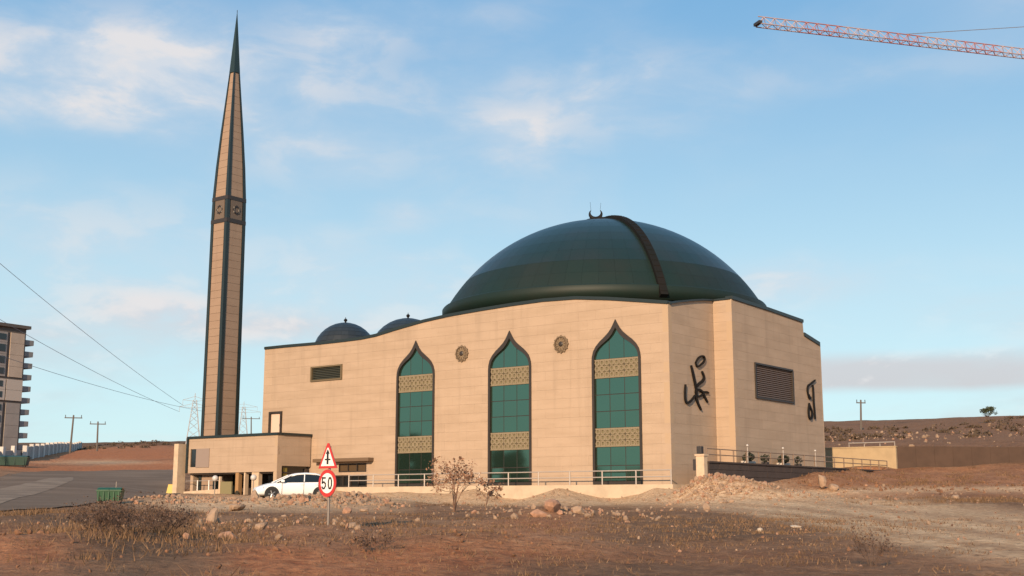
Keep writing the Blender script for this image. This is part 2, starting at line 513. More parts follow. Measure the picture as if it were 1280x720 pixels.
def H(x, y, fine=True):
    x = np.asarray(x, float); y = np.asarray(y, float)
    sh = x.shape
    xf, yf = x.ravel(), y.ravel()
    out = np.zeros_like(xf)
    for a in range(0, len(xf), 20000):
        q = warp(xf[a:a + 20000], yf[a:a + 20000])
        r = np.linalg.norm(q[:, None] - Q[None], axis=-1)
        out[a:a + 20000] = kern(r) @ _w[:_n] + _w[_n] + q @ _w[_n + 1:]
    for (cx, cy, rx, ry, h) in LUMPS:
        out += h * np.exp(-((xf - cx) / rx) ** 2 - ((yf - cy) / ry) ** 2)
    R = np.hypot(xf, yf)
    if fine:
        flat = road_mask(xf, yf)
        amp = np.clip(R / 60, 0.55, 2.0) * (1 - flat)
        out += amp * (0.30 * fbm(xf / 3.2, yf / 3.2, 4, 3)) * np.clip(1.6 - R / 140, 0.5, 1)
        out += (1 - flat) * 0.9 * fbm(xf / 26, yf / 26, 4, 11) * np.clip((R - 150) / 60, 0, 1)
        out += 0.17 * fbm(xf / 0.7, yf / 0.7, 3, 5) * (1 - flat) * np.clip(1.5 - R / 60, 0.12, 1)
    # nothing pokes up inside the buildings
    rel = np.stack([xf - CC[0], yf - CC[1]], -1)
    s, n = rel @ DV[:2], rel @ NV[:2]
    ins = (s > -1.4) & (s < 49) & (n > 0.4) & (n < 33)
    out = np.where(ins, np.minimum(out, 2.2), out)
    wing = (s > 36.6) & (s < 48.4) & (n > -3.5) & (n < 2)
    out = np.where(wing, np.minimum(out, 1.95), out)
    ter = (s > -3.3) & (s < -1.4) & (n > -1.2) & (n < 34)
    out = np.where(ter, np.minimum(out, 3.4), out)
    return out.reshape(sh)


def road_edges(az):
    """near and far distance (along y) of the asphalt seen at azimuth az (radians, + right)"""
    px = 640 + FPX * math.tan(az) * 0.985
    near = np.interp(px, [-600, -100, 0, 60, 120, 170, 225], [42, 46, 47.5, 50, 56, 72, 100])
    far = np.interp(px, [-600, -100, 0, 45, 120, 225], [135, 124, 119, 139, 149, 152])
    return near, far


def road_mask(x, y):
    y2 = np.maximum(y, 1.0)
    px = 640 + FPX * (x / y2) / CP
    near = np.interp(px, [-600, -100, 0, 60, 120, 170, 225], [42, 46, 47.5, 50, 56, 72, 100])
    far = np.interp(px, [-600, -100, 0, 45, 120, 225], [135, 124, 119, 139, 149, 152])
    m = np.clip((y - near) / 2 + .5, 0, 1) * np.clip((far - y) / 3 + .5, 0, 1) * np.clip((232 - px) / 10, 0, 1) * np.clip((px + 620) / 10, 0, 1)
    return m * (y > 10)


def hz1(x, y):
    return float(H(np.array([x]), np.array([y]))[0])


def ground(px, Y):
    """a point on the ground seen in column px at depth Y"""
    X = (px - 640) / FPX * Y * CP
    for _ in range(3):
        z = hz1(X, Y)
        X = (px - 640) / FPX * (Y * CP + (z - EYE) * SP)
    return np.array([X, Y, hz1(X, Y)])


def gmask(px, py, cx, cy, rx, ry):
    return np.exp(-((px - cx) / rx) ** 2 - ((py - cy) / ry) ** 2)


def build_ground():
    azs = np.concatenate([np.arange(-34, 34.01, 0.2), np.arange(36, 325.1, 2.5)]) * math.pi / 180
    nr = 330
    rs = 3.0 * (4200 / 3.0) ** (np.arange(nr) / (nr - 1))
    # more rings between 35 and 130 m
    rs = np.sort(np.concatenate([rs, np.arange(40, 125, 0.9)]))
    nr = len(rs)
    A, R = np.meshgrid(azs, rs)
    X, Y = R * np.sin(A), R * np.cos(A)
    Z = H(X, Y)
    na = len(azs)
    V = np.stack([X, Y, Z], -1).reshape(-1, 3)
    V = np.vstack([V, [[0, 0, float(hz1(0.0, 0.1))]]])
    idx = np.arange(nr * na).reshape(nr, na)
    a = idx[:-1, :]; b = np.roll(idx, -1, 1)[:-1, :]; c = np.roll(idx, -1, 1)[1:, :]; dd = idx[1:, :]
    quads = np.stack([a, dd, c, b], -1).reshape(-1, 4)
    tris = [(int(idx[0, i]), int(idx[0, (i + 1) % na]), nr * na) for i in range(na)]
    me = bpy.data.meshes.new('ground')
    me.from_pydata(V.tolist(), [], quads.tolist() + tris)
    me.polygons.foreach_set('use_smooth', [True] * len(me.polygons))
    # soil kinds: R = red earth, G = pale gravel or track, B = dark scrub earth
    x, y, z = V.T
    px, py = project(x, np.maximum(y, .5), z)
    fr = y > 2
    red = np.zeros(len(V)); pale = np.zeros(len(V)); dark = np.zeros(len(V))
    red += fr * (y > 140) * (px < 400) * 1.0 * np.clip((y - 140) / 6, 0, 1) * np.clip((400 - y) / 150, 0.25, 1)
    red += fr * (y < 60) * (0.9 * gmask(px, py, 540, 705, 210, 34) + 0.8 * gmask(px, py, 330, 700, 60, 22) + 0.85 * gmask(px, py, 30, 690, 90, 30) + .6 * gmask(px, py, 680, 655, 60, 14) + .5 * gmask(px, py, 900, 700, 240, 18))
    red += fr * (y > 80) * (y < 112) * (px > 900) * 0.35
    # sandy bank below the front, gravel by the car, rubble heap
    pale += fr * np.clip((y - 70) / 8, 0, 1) * (y < 125) * (px > 395) * (px < 900) * (py > 600) * 1.0
    pale += fr * (y > 45) * (y < 110) * (0.95 * gmask(px, py, 250, 630, 90, 12) + 0.8 * gmask(px, py, 400, 628, 110, 12)) * (px < 520)
    pale += fr * (y > 55) * (0.95 * gmask(px, py, 910, 612, 75, 18))
    pale += fr * (y > 150) * 0.8 * gmask(px, py, 120, 578, 70, 3.0)
    # track from the heap down to the right
    pale += fr * (y < 92) * 1.0 * np.exp(-((py - np.interp(px, [820, 1000, 1100, 1200, 1300], [622, 635, 649, 662, 674])) / np.interp(px, [820, 1000, 1150, 1300], [6, 19, 30, 32])) ** 4) * np.clip((px - 830) / 120, 0, 1)
    tc_ = np.interp(px, [820, 1000, 1100, 1200, 1300], [622, 635, 649, 662, 674]); tw_ = np.interp(px, [820, 1000, 1150, 1300], [6, 19, 30, 32])
    for o_, q_ in ((-.45, .5), (.05, .6), (.5, .45)):
        pale -= fr * (y < 92) * (px > 900) * q_ * np.exp(-((py - tc_ - o_ * tw_) / (tw_ * .11 + .6)) ** 2)
    pale += fr * 0.75 * np.exp(-((py - np.interp(px, [1000, 1100, 1280], [617, 612, 611])) / 4.0) ** 2) * (px > 985) * (y < 105)
    dark += fr * (y < 50) * (0.9 * gmask(px, py, 180, 690, 110, 42) + 0.9 * gmask(px, py, 780, 715, 190, 22) + 0.8 * gmask(px, py, 900, 660, 130, 24) + 0.8 * gmask(px, py, 60, 648, 140, 8) + .5 * gmask(px, py, 1080, 700, 120, 24))
    dark += fr * (y > 60) * (px > 1100) * (0.8 * gmask(px, py, 1210, 628, 110, 9))
    dark += fr * (y > 118) * (px > 1000) * 0.55
    red += fr * (y > 118) * (px > 1000) * 0.30
    dark += fr * (y > 305) * 0.9 * np.clip((y - 305) / 10, 0, 1)
    jit = 0.35 * fbm(x / 2.5, y / 2.5, 4, 21) * 2
    cols = np.stack([np.clip(red + jit * .6 * (red > .05), 0, 1), np.clip(pale + jit * .7 * (pale > .05), 0, 1), np.clip(dark + jit * .6 * (dark > .05), 0, 1), np.ones(len(V))], -1)
    at_ = me.attributes.new('soil', 'FLOAT_COLOR', 'POINT')
    at_.data.foreach_set('color', cols.astype(np.float32).ravel())
    m = bpy.data.materials.new('earth'); m.use_nodes = True
    N = NT(m.node_tree)
    at_n = N.n('ShaderNodeAttribute', attribute_name='soil')
    sp = N.n('ShaderNodeSeparateColor', {0: at_n.outputs['Color']})
    geo = N.n('ShaderNodeNewGeometry')
    pos = geo.outputs['Position']
    n1 = N.n('ShaderNodeTexNoise', {'Vector': pos, 'Scale': 0.35, 'Detail': 8.0, 'Roughness': 0.62})
    n2 = N.n('ShaderNodeTexNoise', {'Vector': pos, 'Scale': 2.6, 'Detail': 8.0, 'Roughness': 0.7})
    n3 = N.n('ShaderNodeTexNoise', {'Vector': pos, 'Scale': 11.0, 'Detail': 5.0, 'Roughness': 0.7})
    base = N.mix(N.ramp(n1.outputs[0], (0.36, 0.64)), (0.195, 0.100, 0.052, 1), (0.340, 0.182, 0.098, 1))
    base = N.mix(N.m('MULTIPLY', N.ramp(n2.outputs[0], (0.5, 0.7)), 0.6), base, (0.43, 0.275, 0.160, 1))
    redc = N.mix(N.ramp(n2.outputs[0], (0.35, 0.65)), (0.32, 0.105, 0.042, 1), (0.50, 0.20, 0.085, 1))
    palec = N.mix(N.ramp(n2.outputs[0], (0.35, 0.65)), (0.52, 0.315, 0.170, 1), (0.74, 0.51, 0.31, 1))
    darkc = N.mix(N.ramp(n2.outputs[0], (0.35, 0.7)), (0.095, 0.054, 0.032, 1), (0.205, 0.115, 0.062, 1))
    c = N.mix(sp.outputs[0], base, redc)
    c = N.mix(sp.outputs[2], c, darkc)
    c = N.mix(sp.outputs[1], c, palec)
    c = N.mix(N.m('MULTIPLY', N.ramp(n3.outputs[0], (0.54, 0.70)), 0.5), c, (0.38, 0.25, 0.155, 1))
    n4 = N.n('ShaderNodeTexNoise', {'Vector': pos, 'Scale': 6.0, 'Detail': 6.0, 'Roughness': 0.75})
    c = N.mix(N.m('MULTIPLY', N.ramp(n4.outputs[0], (0.52, 0.36)), 0.55), c, (0.065, 0.036, 0.022, 1))
    b = N.n('ShaderNodeBsdfPrincipled', {'Base Color': c, 'Roughness': 0.95, 'Specular IOR Level': 0.15})
    hgt = N.m('ADD', N.m('MULTIPLY', n2.outputs[0], 0.5), N.m('MULTIPLY', n3.outputs[0], 0.25))
    bp = N.n('ShaderNodeBump', {'Height': hgt, 'Strength': 0.75, 'Distance': 0.28})
    m.node_tree.links.new(bp.outputs[0], b.inputs['Normal'])
    N.n('ShaderNodeOutputMaterial', {'Surface': b.outputs[0]})
    me.materials.append(m)
    o = bpy.data.objects.new('ground', me)
    COL.objects.link(o)
    tag(o, 'rough brown and red earth with pale gravel patches around the mosque', kind='structure')
    return o


build_ground()


def build_road():
    azs = np.radians(np.arange(-38, -15.0, 0.25))
    k = 60
    vs, fs = [], []
    for i, a in enumerate(azs):
        nr_, fr_ = road_edges(a)
        nr_ += 0.5 * math.sin(i * 1.7) + .4 * math.sin(i * .61)
        ys = np.linspace(nr_, fr_, k)
        xs = ys * math.tan(a)
        zs = H(xs, ys) + 0.05
        vs += list(zip(xs, ys, zs))
    n = len(azs)
    for i in range(n - 1):
        for j in range(k - 1):
            fs.append((i * k + j, (i + 1) * k + j, (i + 1) * k + j + 1, i * k + j + 1))
    b = MB(); b.add(vs, fs)
    o = b.build('road', ASPH, smooth=True)
    tag(o, 'grey asphalt road sloping down left of the mosque', kind='structure')


build_road()
b = MB()
vs, fs = [], []
pxs = np.arange(-120, 96, 6.0)
for px in pxs:
    X_ = (px - 640) / FPX * CP
    ya = np.interp(px, [-120, 0, 40, 95], [54, 57, 78, 124]); yb = np.interp(px, [-120, 0, 60, 95], [80, 96, 124, 128])
    for yy in np.linspace(ya + .8 * math.sin(px), yb + .6 * math.sin(px * .7), 18):
        vs.append((X_ * yy, yy, hz1(X_ * yy, yy) + .065))
for i in range(len(pxs) - 1):
    for j in range(17):
        fs.append((i * 18 + j, (i + 1) * 18 + j, (i + 1) * 18 + j + 1, i * 18 + j + 1))
b.add(vs, fs)
tag(b.build('road_patch', mat('dusty concrete', (0.26, 0.19, 0.135), 0.92, spec=0.2, noise=0.9, nscale=0.3, col2=(0.155, 0.11, 0.078), bump=0.4), smooth=True), 'paler dusty concrete patch on the asphalt at the left edge', kind='structure')

# ------------------------------------------------------------------ stone slab walls


def slab_wall(p0, udir, outward, outline, holes, z_courses, length, stagger, gap=0.009, depth=0.03, thick=0.45):
    """cuts a wall outline (u, z) with holes into coursed slabs; returns list of (area, verts, faces) and the backing mesh"""
    p0 = np.array(p0, float); udir = np.array(udir, float); outward = np.array(outward, float)
    loops = [outline] + holes

    def make():
        bm = bmesh.new()
        es = []
        for lp in loops:
            vv = [bm.verts.new((u, z, 0)) for u, z in lp]
            es += [bm.edges.new((vv[i], vv[(i + 1) % len(vv)])) for i in range(len(vv))]
        bmesh.ops.triangle_fill(bm, use_beauty=True, use_dissolve=False, edges=es)
        return bm
    bm = make()
    # backing with thickness
    back = MB()
    bm.verts.ensure_lookup_table(); bm.verts.index_update()
    base = [np.array(v.co) for v in bm.verts]
    o1 = [p0 + udir * v[0] + ZV * v[1] - outward * depth for v in base]
    o2 = [p - outward * thick for p in o1]
    nb = len(base)
    fs = []
    for f in bm.faces:
        ids = [v.index for v in f.verts]
        fs.append(tuple(ids)); fs.append(tuple(i + nb for i in ids[::-1]))
    for e in bm.edges:
        if len(e.link_faces) == 1:
            a, b_ = e.verts[0].index, e.verts[1].index
            fs.append((a, b_, b_ + nb, a + nb))
    back.add(o1 + o2, fs)
    for z in z_courses:
        bmesh.ops.bisect_plane(bm, geom=list(bm.verts) + list(bm.edges) + list(bm.faces), plane_co=(0, z, 0), plane_no=(0, 1, 0), dist=1e-4)
    us = [u for u, z in outline]
    umin, umax = min(us), max(us)
    zc = [-1e9] + list(z_courses) + [1e9]

    def row(z):
        for i in range(len(zc) - 1):
            if zc[i] <= z < zc[i + 1]:
                return i
    nrow = len(zc) - 1
    cuts = {}
    for r in range(nrow):
        off = stagger[r % len(stagger)] * length
        c = []
        u = umin + off
        while u < umax - 0.25:
            if u > umin + 0.25:
                c.append(u)
            u += length
        cuts[r] = c
        faces = [f for f in bm.faces if row(f.calc_center_median().y) == r]
        for u in c:
            geom = set(faces)
            for f in faces:
                geom.update(f.verts); geom.update(f.edges)
            res = bmesh.ops.bisect_plane(bm, geom=list(geom), plane_co=(u, 0, 0), plane_no=(1, 0, 0), dist=1e-4)
            faces = [g for g in res['geom'] if isinstance(g, bmesh.types.BMFace)]
    groups = {}
    for f in bm.faces:
        c = f.calc_center_median()
        r = row(c.y)
        k = sum(1 for u in cuts[r] if u < c.x)
        groups.setdefault((r, k), []).append(f)
    slabs = []
    for key, fl in groups.items():
        vmap, vs, faces, area = {}, [], [], 0
        for f in fl:
            ids = []
            for v in f.verts:
                if v not in vmap:
                    vmap[v] = len(vs); vs.append((v.co.x, v.co.y))
                ids.append(vmap[v])
            faces.append(ids); area += f.calc_area()
        if area < 0.01:
            continue
        A = np.array(vs)
        lo, hi = A.min(0), A.max(0)
        c = (lo + hi) / 2
        sc = (hi - lo - np.array([gap * .55, gap * .8])) / np.maximum(hi - lo, 1e-4)
        A = c + (A - c) * np.clip(sc, 0.1, 1)
        proud = random.uniform(-0.0015, 0.0015)
        f3 = [p0 + udir * a + ZV * b_ + outward * proud for a, b_ in A]
        b3 = [p - outward * (depth + 0.01) for p in f3]
        n_ = len(f3)
        cnt = {}
        for ids in faces:
            for i in range(len(ids)):
                e = (ids[i], ids[(i + 1) % len(ids)])
                cnt[tuple(sorted(e))] = cnt.get(tuple(sorted(e)), 0) + 1
        ff = [tuple(ids) for ids in faces]
        for ids in faces:
            for i in range(len(ids)):
                e = (ids[i], ids[(i + 1) % len(ids)])
                if cnt[tuple(sorted(e))] == 1:
                    ff.append((e[1], e[0], e[0] + n_, e[1] + n_))
        ctr = np.mean(f3, 0)
        view = ctr - np.array([0, 0, EYE])
        dist = np.linalg.norm(view)
        vis = area * max(0.0, -(view / dist) @ outward) / dist ** 2
        slabs.append((vis, f3 + b3, ff))
    bm.free()
    return slabs, back


def link_slabs(slabs, parent, m, name='stone_slab', cap=300):
    slabs.sort(key=lambda t: -t[0])
    rest = MB()
    for i, (vis, vs, ff) in enumerate(slabs):
        if i < cap and vis > 0:
            b = MB(); b.add(vs, ff); b.build(name, m, parent)
        else:
            rest.add(vs, ff)
    if rest.v:
        rest.build('stone_cladding', m, parent, kind='stuff')


# ------------------------------------------------------------------ mosque
mosque = empty('mosque', P(16, 14, 2.0), 'large beige stone mosque hall under a dark green dome with three tall green arched windows', 'mosque')
ZB = 2.65
TOPF = [(43.0, 15.4), (39.9, 15.38), (35.7, 15.3), (32.6, 15.3), (30.5, 15.33), (28.8, 15.45), (26.0, 15.86), (23.3, 16.2), (20.7, 16.42), (17.3, 16.58), (14.1, 16.68), (11.0, 16.72), (8.0, 16.6), (5.1, 16.25), (2.3, 15.82), (0.0, 15.46)]
WS = [24.15, 14.3, 4.46]            # window centres along the front
WHALF = 2.12


def ogee(c, hw, zb, zs, zt, side=9):
    """onion-arch outline, (u, z), counter-clockwise from bottom left"""
    H_ = zt - zs
    prof = [(1.0, 0.0), (0.985, 0.12), (0.93, 0.25), (0.82, 0.37), (0.66, 0.48), (0.47, 0.58), (0.30, 0.68), (0.17, 0.79), (0.08, 0.90), (0.0, 1.0)]
    R_ = [(c + hw * a, zs + H_ * b) for a, b in prof]
    L_ = [(c - hw * a, zs + H_ * b) for a, b in prof[:-1]]
    return [(c + hw, zb)] + R_ + L_[::-1] + [(c - hw, zb)]


WZ0, WZS, WZT = 2.72, 11.75, 14.75
fronthol = [ogee(c, WHALF, WZ0, WZS, WZT) for c in WS]
fronthol.append([(32.75, 12.0), (36.7, 12.0), (36.7, 13.35), (32.75, 13.35)])
fronthol.append([(40.3, 7.35), (42.0, 7.35), (42.0, 9.56), (40.3, 9.56)])
fronthol.append([(29.6, 3.95), (32.9, 3.95), (32.9, 4.68), (29.6, 4.68)])
fronthol.append([(29.5, 2.68), (33.3, 2.68), (33.3, 3.70), (29.5, 3.70)])
outline = [(0.0, 1.6), (43.0, 1.6)] + TOPF
courses = [ZB + 0.72 * i for i in range(0, 20)]
allslabs = []
sl, back = slab_wall(P(0, 0), DV, -NV, outline, fronthol, courses, 1.55, (0.0, 0.5))
allslabs += sl
back.build('front_wall', STONE_B, mosque)
# right return walls: corner to notch, notch face, right flank
ZT0 = 1.8
e_out = [(0, ZT0), (6.79, ZT0), (6.79, 16.55), (5.0, 16.35), (3.4, 16.1), (1.7, 15.8), (0, 15.46)]
sl, back = slab_wall(P(0, 0), NV, -DV, e_out, [], courses, 1.55, (0.0, 0.5))
allslabs += sl; back.build('corner_wall', STONE_B, mosque)
NS, NN = -1.58, 6.8
sl, back = slab_wall(P(NS, NN), DV, -NV, [(0, ZT0), (1.575, ZT0), (1.575, 16.55), (0, 16.55)], [], courses, 1.6, (0.0,))
allslabs += sl; back.build('notch_wall', STONE_B, mosque)
r_out = [(0, ZT0), (16.2, ZT0), (16.2, 14.65), (13.05, 15.15), (12.95, 16.26), (6.5, 16.45), (0, 16.55)]
grille = [(3.5, 9.3), (10.45, 9.3), (10.45, 12.08), (3.5, 12.08)]
sl, back = slab_wall(P(NS, NN), NV, -DV, r_out, [grille], courses, 1.55, (0.5, 0.0))
allslabs += sl; back.build('right_wall', STONE_B, mosque)
link_slabs(allslabs, mosque, STONE)
# hidden sides
b = MB()
back_pts = [P(NS, NN + 16.2), P(1.2, 23.3), P(8, 32), P(43, 32), P(43, 0.5)]
for q, r in zip(back_pts[:-1], back_pts[1:]):
    t = (r - q) / np.linalg.norm(r - q)
    nn = np.cross(t, ZV)
    c = (q + r) / 2
    L = np.linalg.norm(r - q)
    b.box(c + ZV * 8.2, (L - 0.01, 0.4, 13.0), (t, nn, ZV))
b.build('rear_wall', STONE, mosque)
b = MB()
foot = [P(0.6, 0.6), P(0.6, NN + .6), P(NS + .6, NN + .6), P(NS + .6, 22.9), P(1.4, 23.2), P(8, 31.8), P(42.8, 31.8), P(42.8, 0.6)]
b.prism([p + ZV * 14.1 for p in foot], ZV * 0.3)
b.build('roof', ROOF, mosque)


def coping(pts, out, w=0.62, h=0.20):
    """dark metal capping following a run of top points"""
    b = MB()
    out = np.array(out, float)
    for a, c in zip(pts[:-1], pts[1:]):
        a, c = np.array(a), np.array(c)
        b.hexa([a + out * .10, c + out * .10, c - out * (w - .1), a - out * (w - .1),
                a + out * .10 + ZV * h, c + out * .10 + ZV * h, c - out * (w - .1) + ZV * h, a - out * (w - .1) + ZV * h])
    return b


b = coping([P(s, 0, z) for s, z in TOPF], -NV, h=0.24)
b.build('coping', COPING, mosque)
b = coping([P(-0.06, n, z) for n, z in [(0.12, 15.47), (1.7, 15.8), (3.4, 16.1), (5.0, 16.35), (6.68, 16.54)]], -DV, w=.5, h=.13)
b.build('coping', COPING, mosque)
b = coping([P(s, NN, 16.55) for s in (-1.5, -0.06)], -NV, w=.5, h=.13)
b.build('coping', COPING, mosque)
b = coping([P(NS, n + NN, z) for n, z in [(0.05, 16.56), (6.5, 16.45), (12.93, 16.26)]], -DV, h=.26)
b.build('coping', COPING, mosque)
b = coping([P(NS, n + NN, z) for n, z in [(13.06, 15.15), (16.2, 14.65)]], -DV, h=.30)
b.build('coping', COPING, mosque)
b = coping([P(43, n, 15.4) for n in (0.55, 20, 32)], DV, h=.24)
b.build('coping', COPING, mosque)


# windows ----------------------------------------------------------
def clip_poly(poly, axis, val, keep_less):
    out = []
    for i in range(len(poly)):
        a, b_ = poly[i], poly[(i + 1) % len(poly)]
        ia = (a[axis] <= val) == keep_less or abs(a[axis] - val) < 1e-9
        ib = (b_[axis] <= val) == keep_less or abs(b_[axis] - val) < 1e-9
        if ia:
            out.append(a)
        if ia != ib:
            t = (val - a[axis]) / (b_[axis] - a[axis])
            out.append((a[0] + t * (b_[0] - a[0]), a[1] + t * (b_[1] - a[1])))
    return out


def clip_rect(poly, u0, u1, z0, z1):
    for ax, v, kl in ((0, u1, True), (0, u0, False), (1, z1, True), (1, z0, False)):
        poly = clip_poly(poly, ax, v, kl)
        if len(poly) < 3:
            return []
    res = []
    for p in poly:
        if not res or math.hypot(p[0] - res[-1][0], p[1] - res[-1][1]) > 1e-4:
            res.append(p)
    return res


def ring_frame(outer, inner, n_front, n_back):
    """frame between two same-length loops, from depth n_front to n_back (n into the building)"""
    b = MB()
    k = len(outer)
    vs = [P(u, n_front, z) for u, z in outer] + [P(u, n_front, z) for u, z in inner] + [P(u, n_back, z) for u, z in outer] + [P(u, n_back, z) for u, z in inner]
    fs = []
    for i in range(k):
        j = (i + 1) % k
        fs += [(i, j, k + j, k + i), (k + i, k + j, 3 * k + j, 3 * k + i), (2 * k + i, 2 * k + j, j, i)]
    return b.add(vs, fs)


BANDS = [(5.42, 6.78), (10.46, 11.86)]
ROWS = [(2.95, 4.06), (4.06, 5.42), (6.78, 8.01), (8.01, 9.24), (9.24, 10.46), (11.86, 14.5)]
for c in WS:
    outer = ogee(c, WHALF - 0.004, WZ0 + .004, WZS, WZT - .004)
    inner = ogee(c, WHALF - 0.20, WZ0 + 0.22, WZS + 0.05, WZT - 0.62)
    fr = ring_frame(outer, inner, -0.07, 0.22).build('window', FRAME, mosque)
    glz = ogee(c, WHALF - 0.19, WZ0 + 0.20, WZS + 0.05, WZT - 0.60)
    W3 = (2 * (WHALF - 0.2)) / 3
    u0 = c - (WHALF - 0.2)
    for (z0, z1) in ROWS:
        for k in range(3):
            q = clip_rect(glz, u0 + k * W3 + 0.028, u0 + (k + 1) * W3 - 0.028, z0 + 0.028, z1 - 0.028)
            if len(q) >= 3:
                b = MB()
                tl, tz_ = random.uniform(-0.012, 0.012), random.uniform(-0.008, 0.008)
                b.prism([P(u, 0.10 + tl * (u - (u0 + (k + .5) * W3)) + tz_ * (z - (z0 + z1) / 2), z) for u, z in q], NV * 0.03)
                b.build('pane', GLASS, fr)
    # mullions
    b = MB()
    for k in (1, 2):
        b.box(P(u0 + k * W3, 0.16, 8.0), (0.07, 0.1, 10.4), (DV, NV, ZV))
    for z in (4.06, 5.42, 6.78, 8.01, 9.24, 10.46, 11.86):
        b.box(P(c, 0.163, z), (2 * (WHALF - .2), 0.09, 0.07), (DV, NV, ZV))
    b.build('mullion', FRAME, fr)
    b = MB()
    b.box(P(c, 0.20, 8.0), (2 * (WHALF - .2), 0.02, 10.6), (DV, NV, ZV))
    b.build('window_back', DARKIN, fr)
    # patterned stone lattice bands: eight-pointed stars in a grid
    for (z0, z1) in BANDS:
        b = MB()
        nc, nrw = 9, 3
        wu, wz = 2 * (WHALF - .2) / nc, (z1 - z0 - .06) / nrw
        for i in range(nc):
            for j in range(nrw):
                cu, cz = u0 + (i + .5) * wu, z0 + .03 + (j + .5) * wz
                big = (j == 1 and i in (1, 4, 7))
                for rot in (0, math.pi / 4):
                    R_ = (0.50 if not big else 0.56)
                    pts = [(cu + R_ * wu * 0.98 * math.cos(rot + math.pi / 4 + a * math.pi / 2), cz + R_ * wz * 0.98 * math.sin(rot + math.pi / 4 + a * math.pi / 2)) for a in range(4)]
                    for a in range(4):
                        (ua, za), (ub, zb_) = pts[a], pts[(a + 1) % 4]
                        b.bar(P(ua, 0.07 + 0.012 * (rot > 0), za), P(ub, 0.07 + 0.012 * (rot > 0), zb_), 0.052 if not big else 0.062, k=4)
        for z in (z0 + .05, z1 - .05):
            b.box(P(c, 0.085, z), (2 * (WHALF - .2) - .004, 0.08, 0.10), (DV, NV, ZV))
        b.build('lattice_panel', LATT, fr)
        b = MB()
        b.box(P(c, 0.13, (z0 + z1) / 2), (2 * (WHALF - .2) - .01, 0.03, z1 - z0 - .06), (DV, NV, ZV))
        b.build('lattice_back', LATTB, fr)

# round rosettes between the windows
for s in (19.12, 9.32):
    z = 13.27
    b = MB()
    b.lathe(P(s, -0.02, z), [(0.63, 0.0), (0.63, 0.10), (0.53, 0.14), (0.51, 0.06)], 20, -NV)
    r = b.build('rosette', mat('rosette stone', (0.12, 0.082, 0.050), .8), mosque)
    b = MB()
    for k in range(12):
        a = k * math.pi / 6
        q = lambda rr, aa: P(s + rr * math.cos(aa), -0.10, z + rr * math.sin(aa))
        b.bar(q(0.19, a), q(0.51, a + .26), 0.035, k=4)
        b.bar(q(0.19, a), q(0.51, a - .26), 0.035, k=4)
        b.bar(q(0.56, a - .13), q(0.68, a), 0.05, k=4)
        b.bar(q(0.68, a), q(0.56, a + .13), 0.05, k=4)
    b.build('star_tracery', mat('rosette tracery', (0.20, 0.142, 0.085), .8), r)
    b = MB(); b.lathe(P(s, -0.08, z), [(0.20, 0), (0.20, 0.05), (0.12, 0.10)], 12, -NV)
    b.build('hub', FRAME, r)

# louvre high on the left, frame and slats
lv = MB()
for (uc, zc_, w_, h_) in ((34.725, 13.28, 3.94, .14), (34.725, 12.07, 3.94, .14)):
    lv.box(P(uc, 0.0, zc_), (w_, .22, h_), (DV, NV, ZV))
for uc in (32.83, 36.62):
    lv.box(P(uc, 0.0, 12.675), (.16, .22, 1.066), (DV, NV, ZV))
lvo = lv.build('louvre', mat('olive louvre frame', (0.13, 0.095, 0.05), .6), mosque)
b = MB()
for i in range(7):
    b.box(P(34.725, 0.06, 12.23 + i * 0.15), (3.6, .10, .05), (DV, (NV * .8 + ZV * .6), (ZV * .8 - NV * .6)))
b.build('slat', mat('olive slat', (0.055, 0.058, 0.045), .6), lvo)
b = MB(); b.box(P(34.725, .22, 12.675), (3.7, .04, 1.1), (DV, NV, ZV)); b.build('louvre_back', DGLASS, lvo)

# balcony door above the annex roof
dr = MB()
for uc in (40.39, 41.91):
    dr.box(P(uc, -0.02, 8.45), (.18, .26, 2.2), (DV, NV, ZV))
dr.box(P(41.15, -0.02, 9.47), (1.33, .26, .17), (DV, NV, ZV))
dro = dr.build('balcony_door', FRAME, mosque)
b = MB(); b.box(P(41.15, .06, 8.36), (1.34, .05, 2.02), (DV, NV, ZV)); b.build('door_leaf', mat('pale door', (.62, .46, .36), .5), dro)
b = MB(); b.box(P(40.65, .02, 8.3), (.05, .06, .25), (DV, NV, ZV)); b.build('handle', STEEL, dro)

# canopy ledge, strip window and basement window by the annex
b = MB(); b.box(P(32.1, -0.36, 4.98), (6.7, .72, .30), (DV, NV, ZV)); b.build('canopy', mat('brown canopy', (0.14, 0.088, 0.05), .7), mosque, bevel=.03)
b = MB()
for k in range(3):
    b.box(P(30.15 + 1.1 * k, .12, 4.315), (1.0, .05, .62), (DV, NV, ZV))
sw = MB()
sw.box(P(31.25, .06, 4.63), (3.29, .16, .09), (DV, NV, ZV)); sw.box(P(31.25, .06, 4.0), (3.29, .16, .09), (DV, NV, ZV))
for k in range(4):
    sw.box(P(29.65 + 1.07 * k, .06, 4.315), (.09, .16, .54), (DV, NV, ZV))
swo = sw.build('strip_window', FRAME, mosque)
b.build('pane', mat('brown glass', (0.085, 0.055, 0.03), .2), swo)
bw = MB()
bw.box(P(31.4, .05, 3.64), (3.79, .18, .11), (DV, NV, ZV)); bw.box(P(31.4, .05, 2.75), (3.79, .18, .11), (DV, NV, ZV))
for k in range(5):
    bw.box(P(29.56 + .92 * k, .05, 3.195), (.10, .18, .77), (DV, NV, ZV))
bwo = bw.build('basement_window', FRAME, mosque)
for k in range(4):
    b = MB(); b.box(P(30.02 + .92 * k, .11, 3.195), (.80, .03, .76), (DV, NV, ZV)); b.build('pane', DGLASS, bwo)

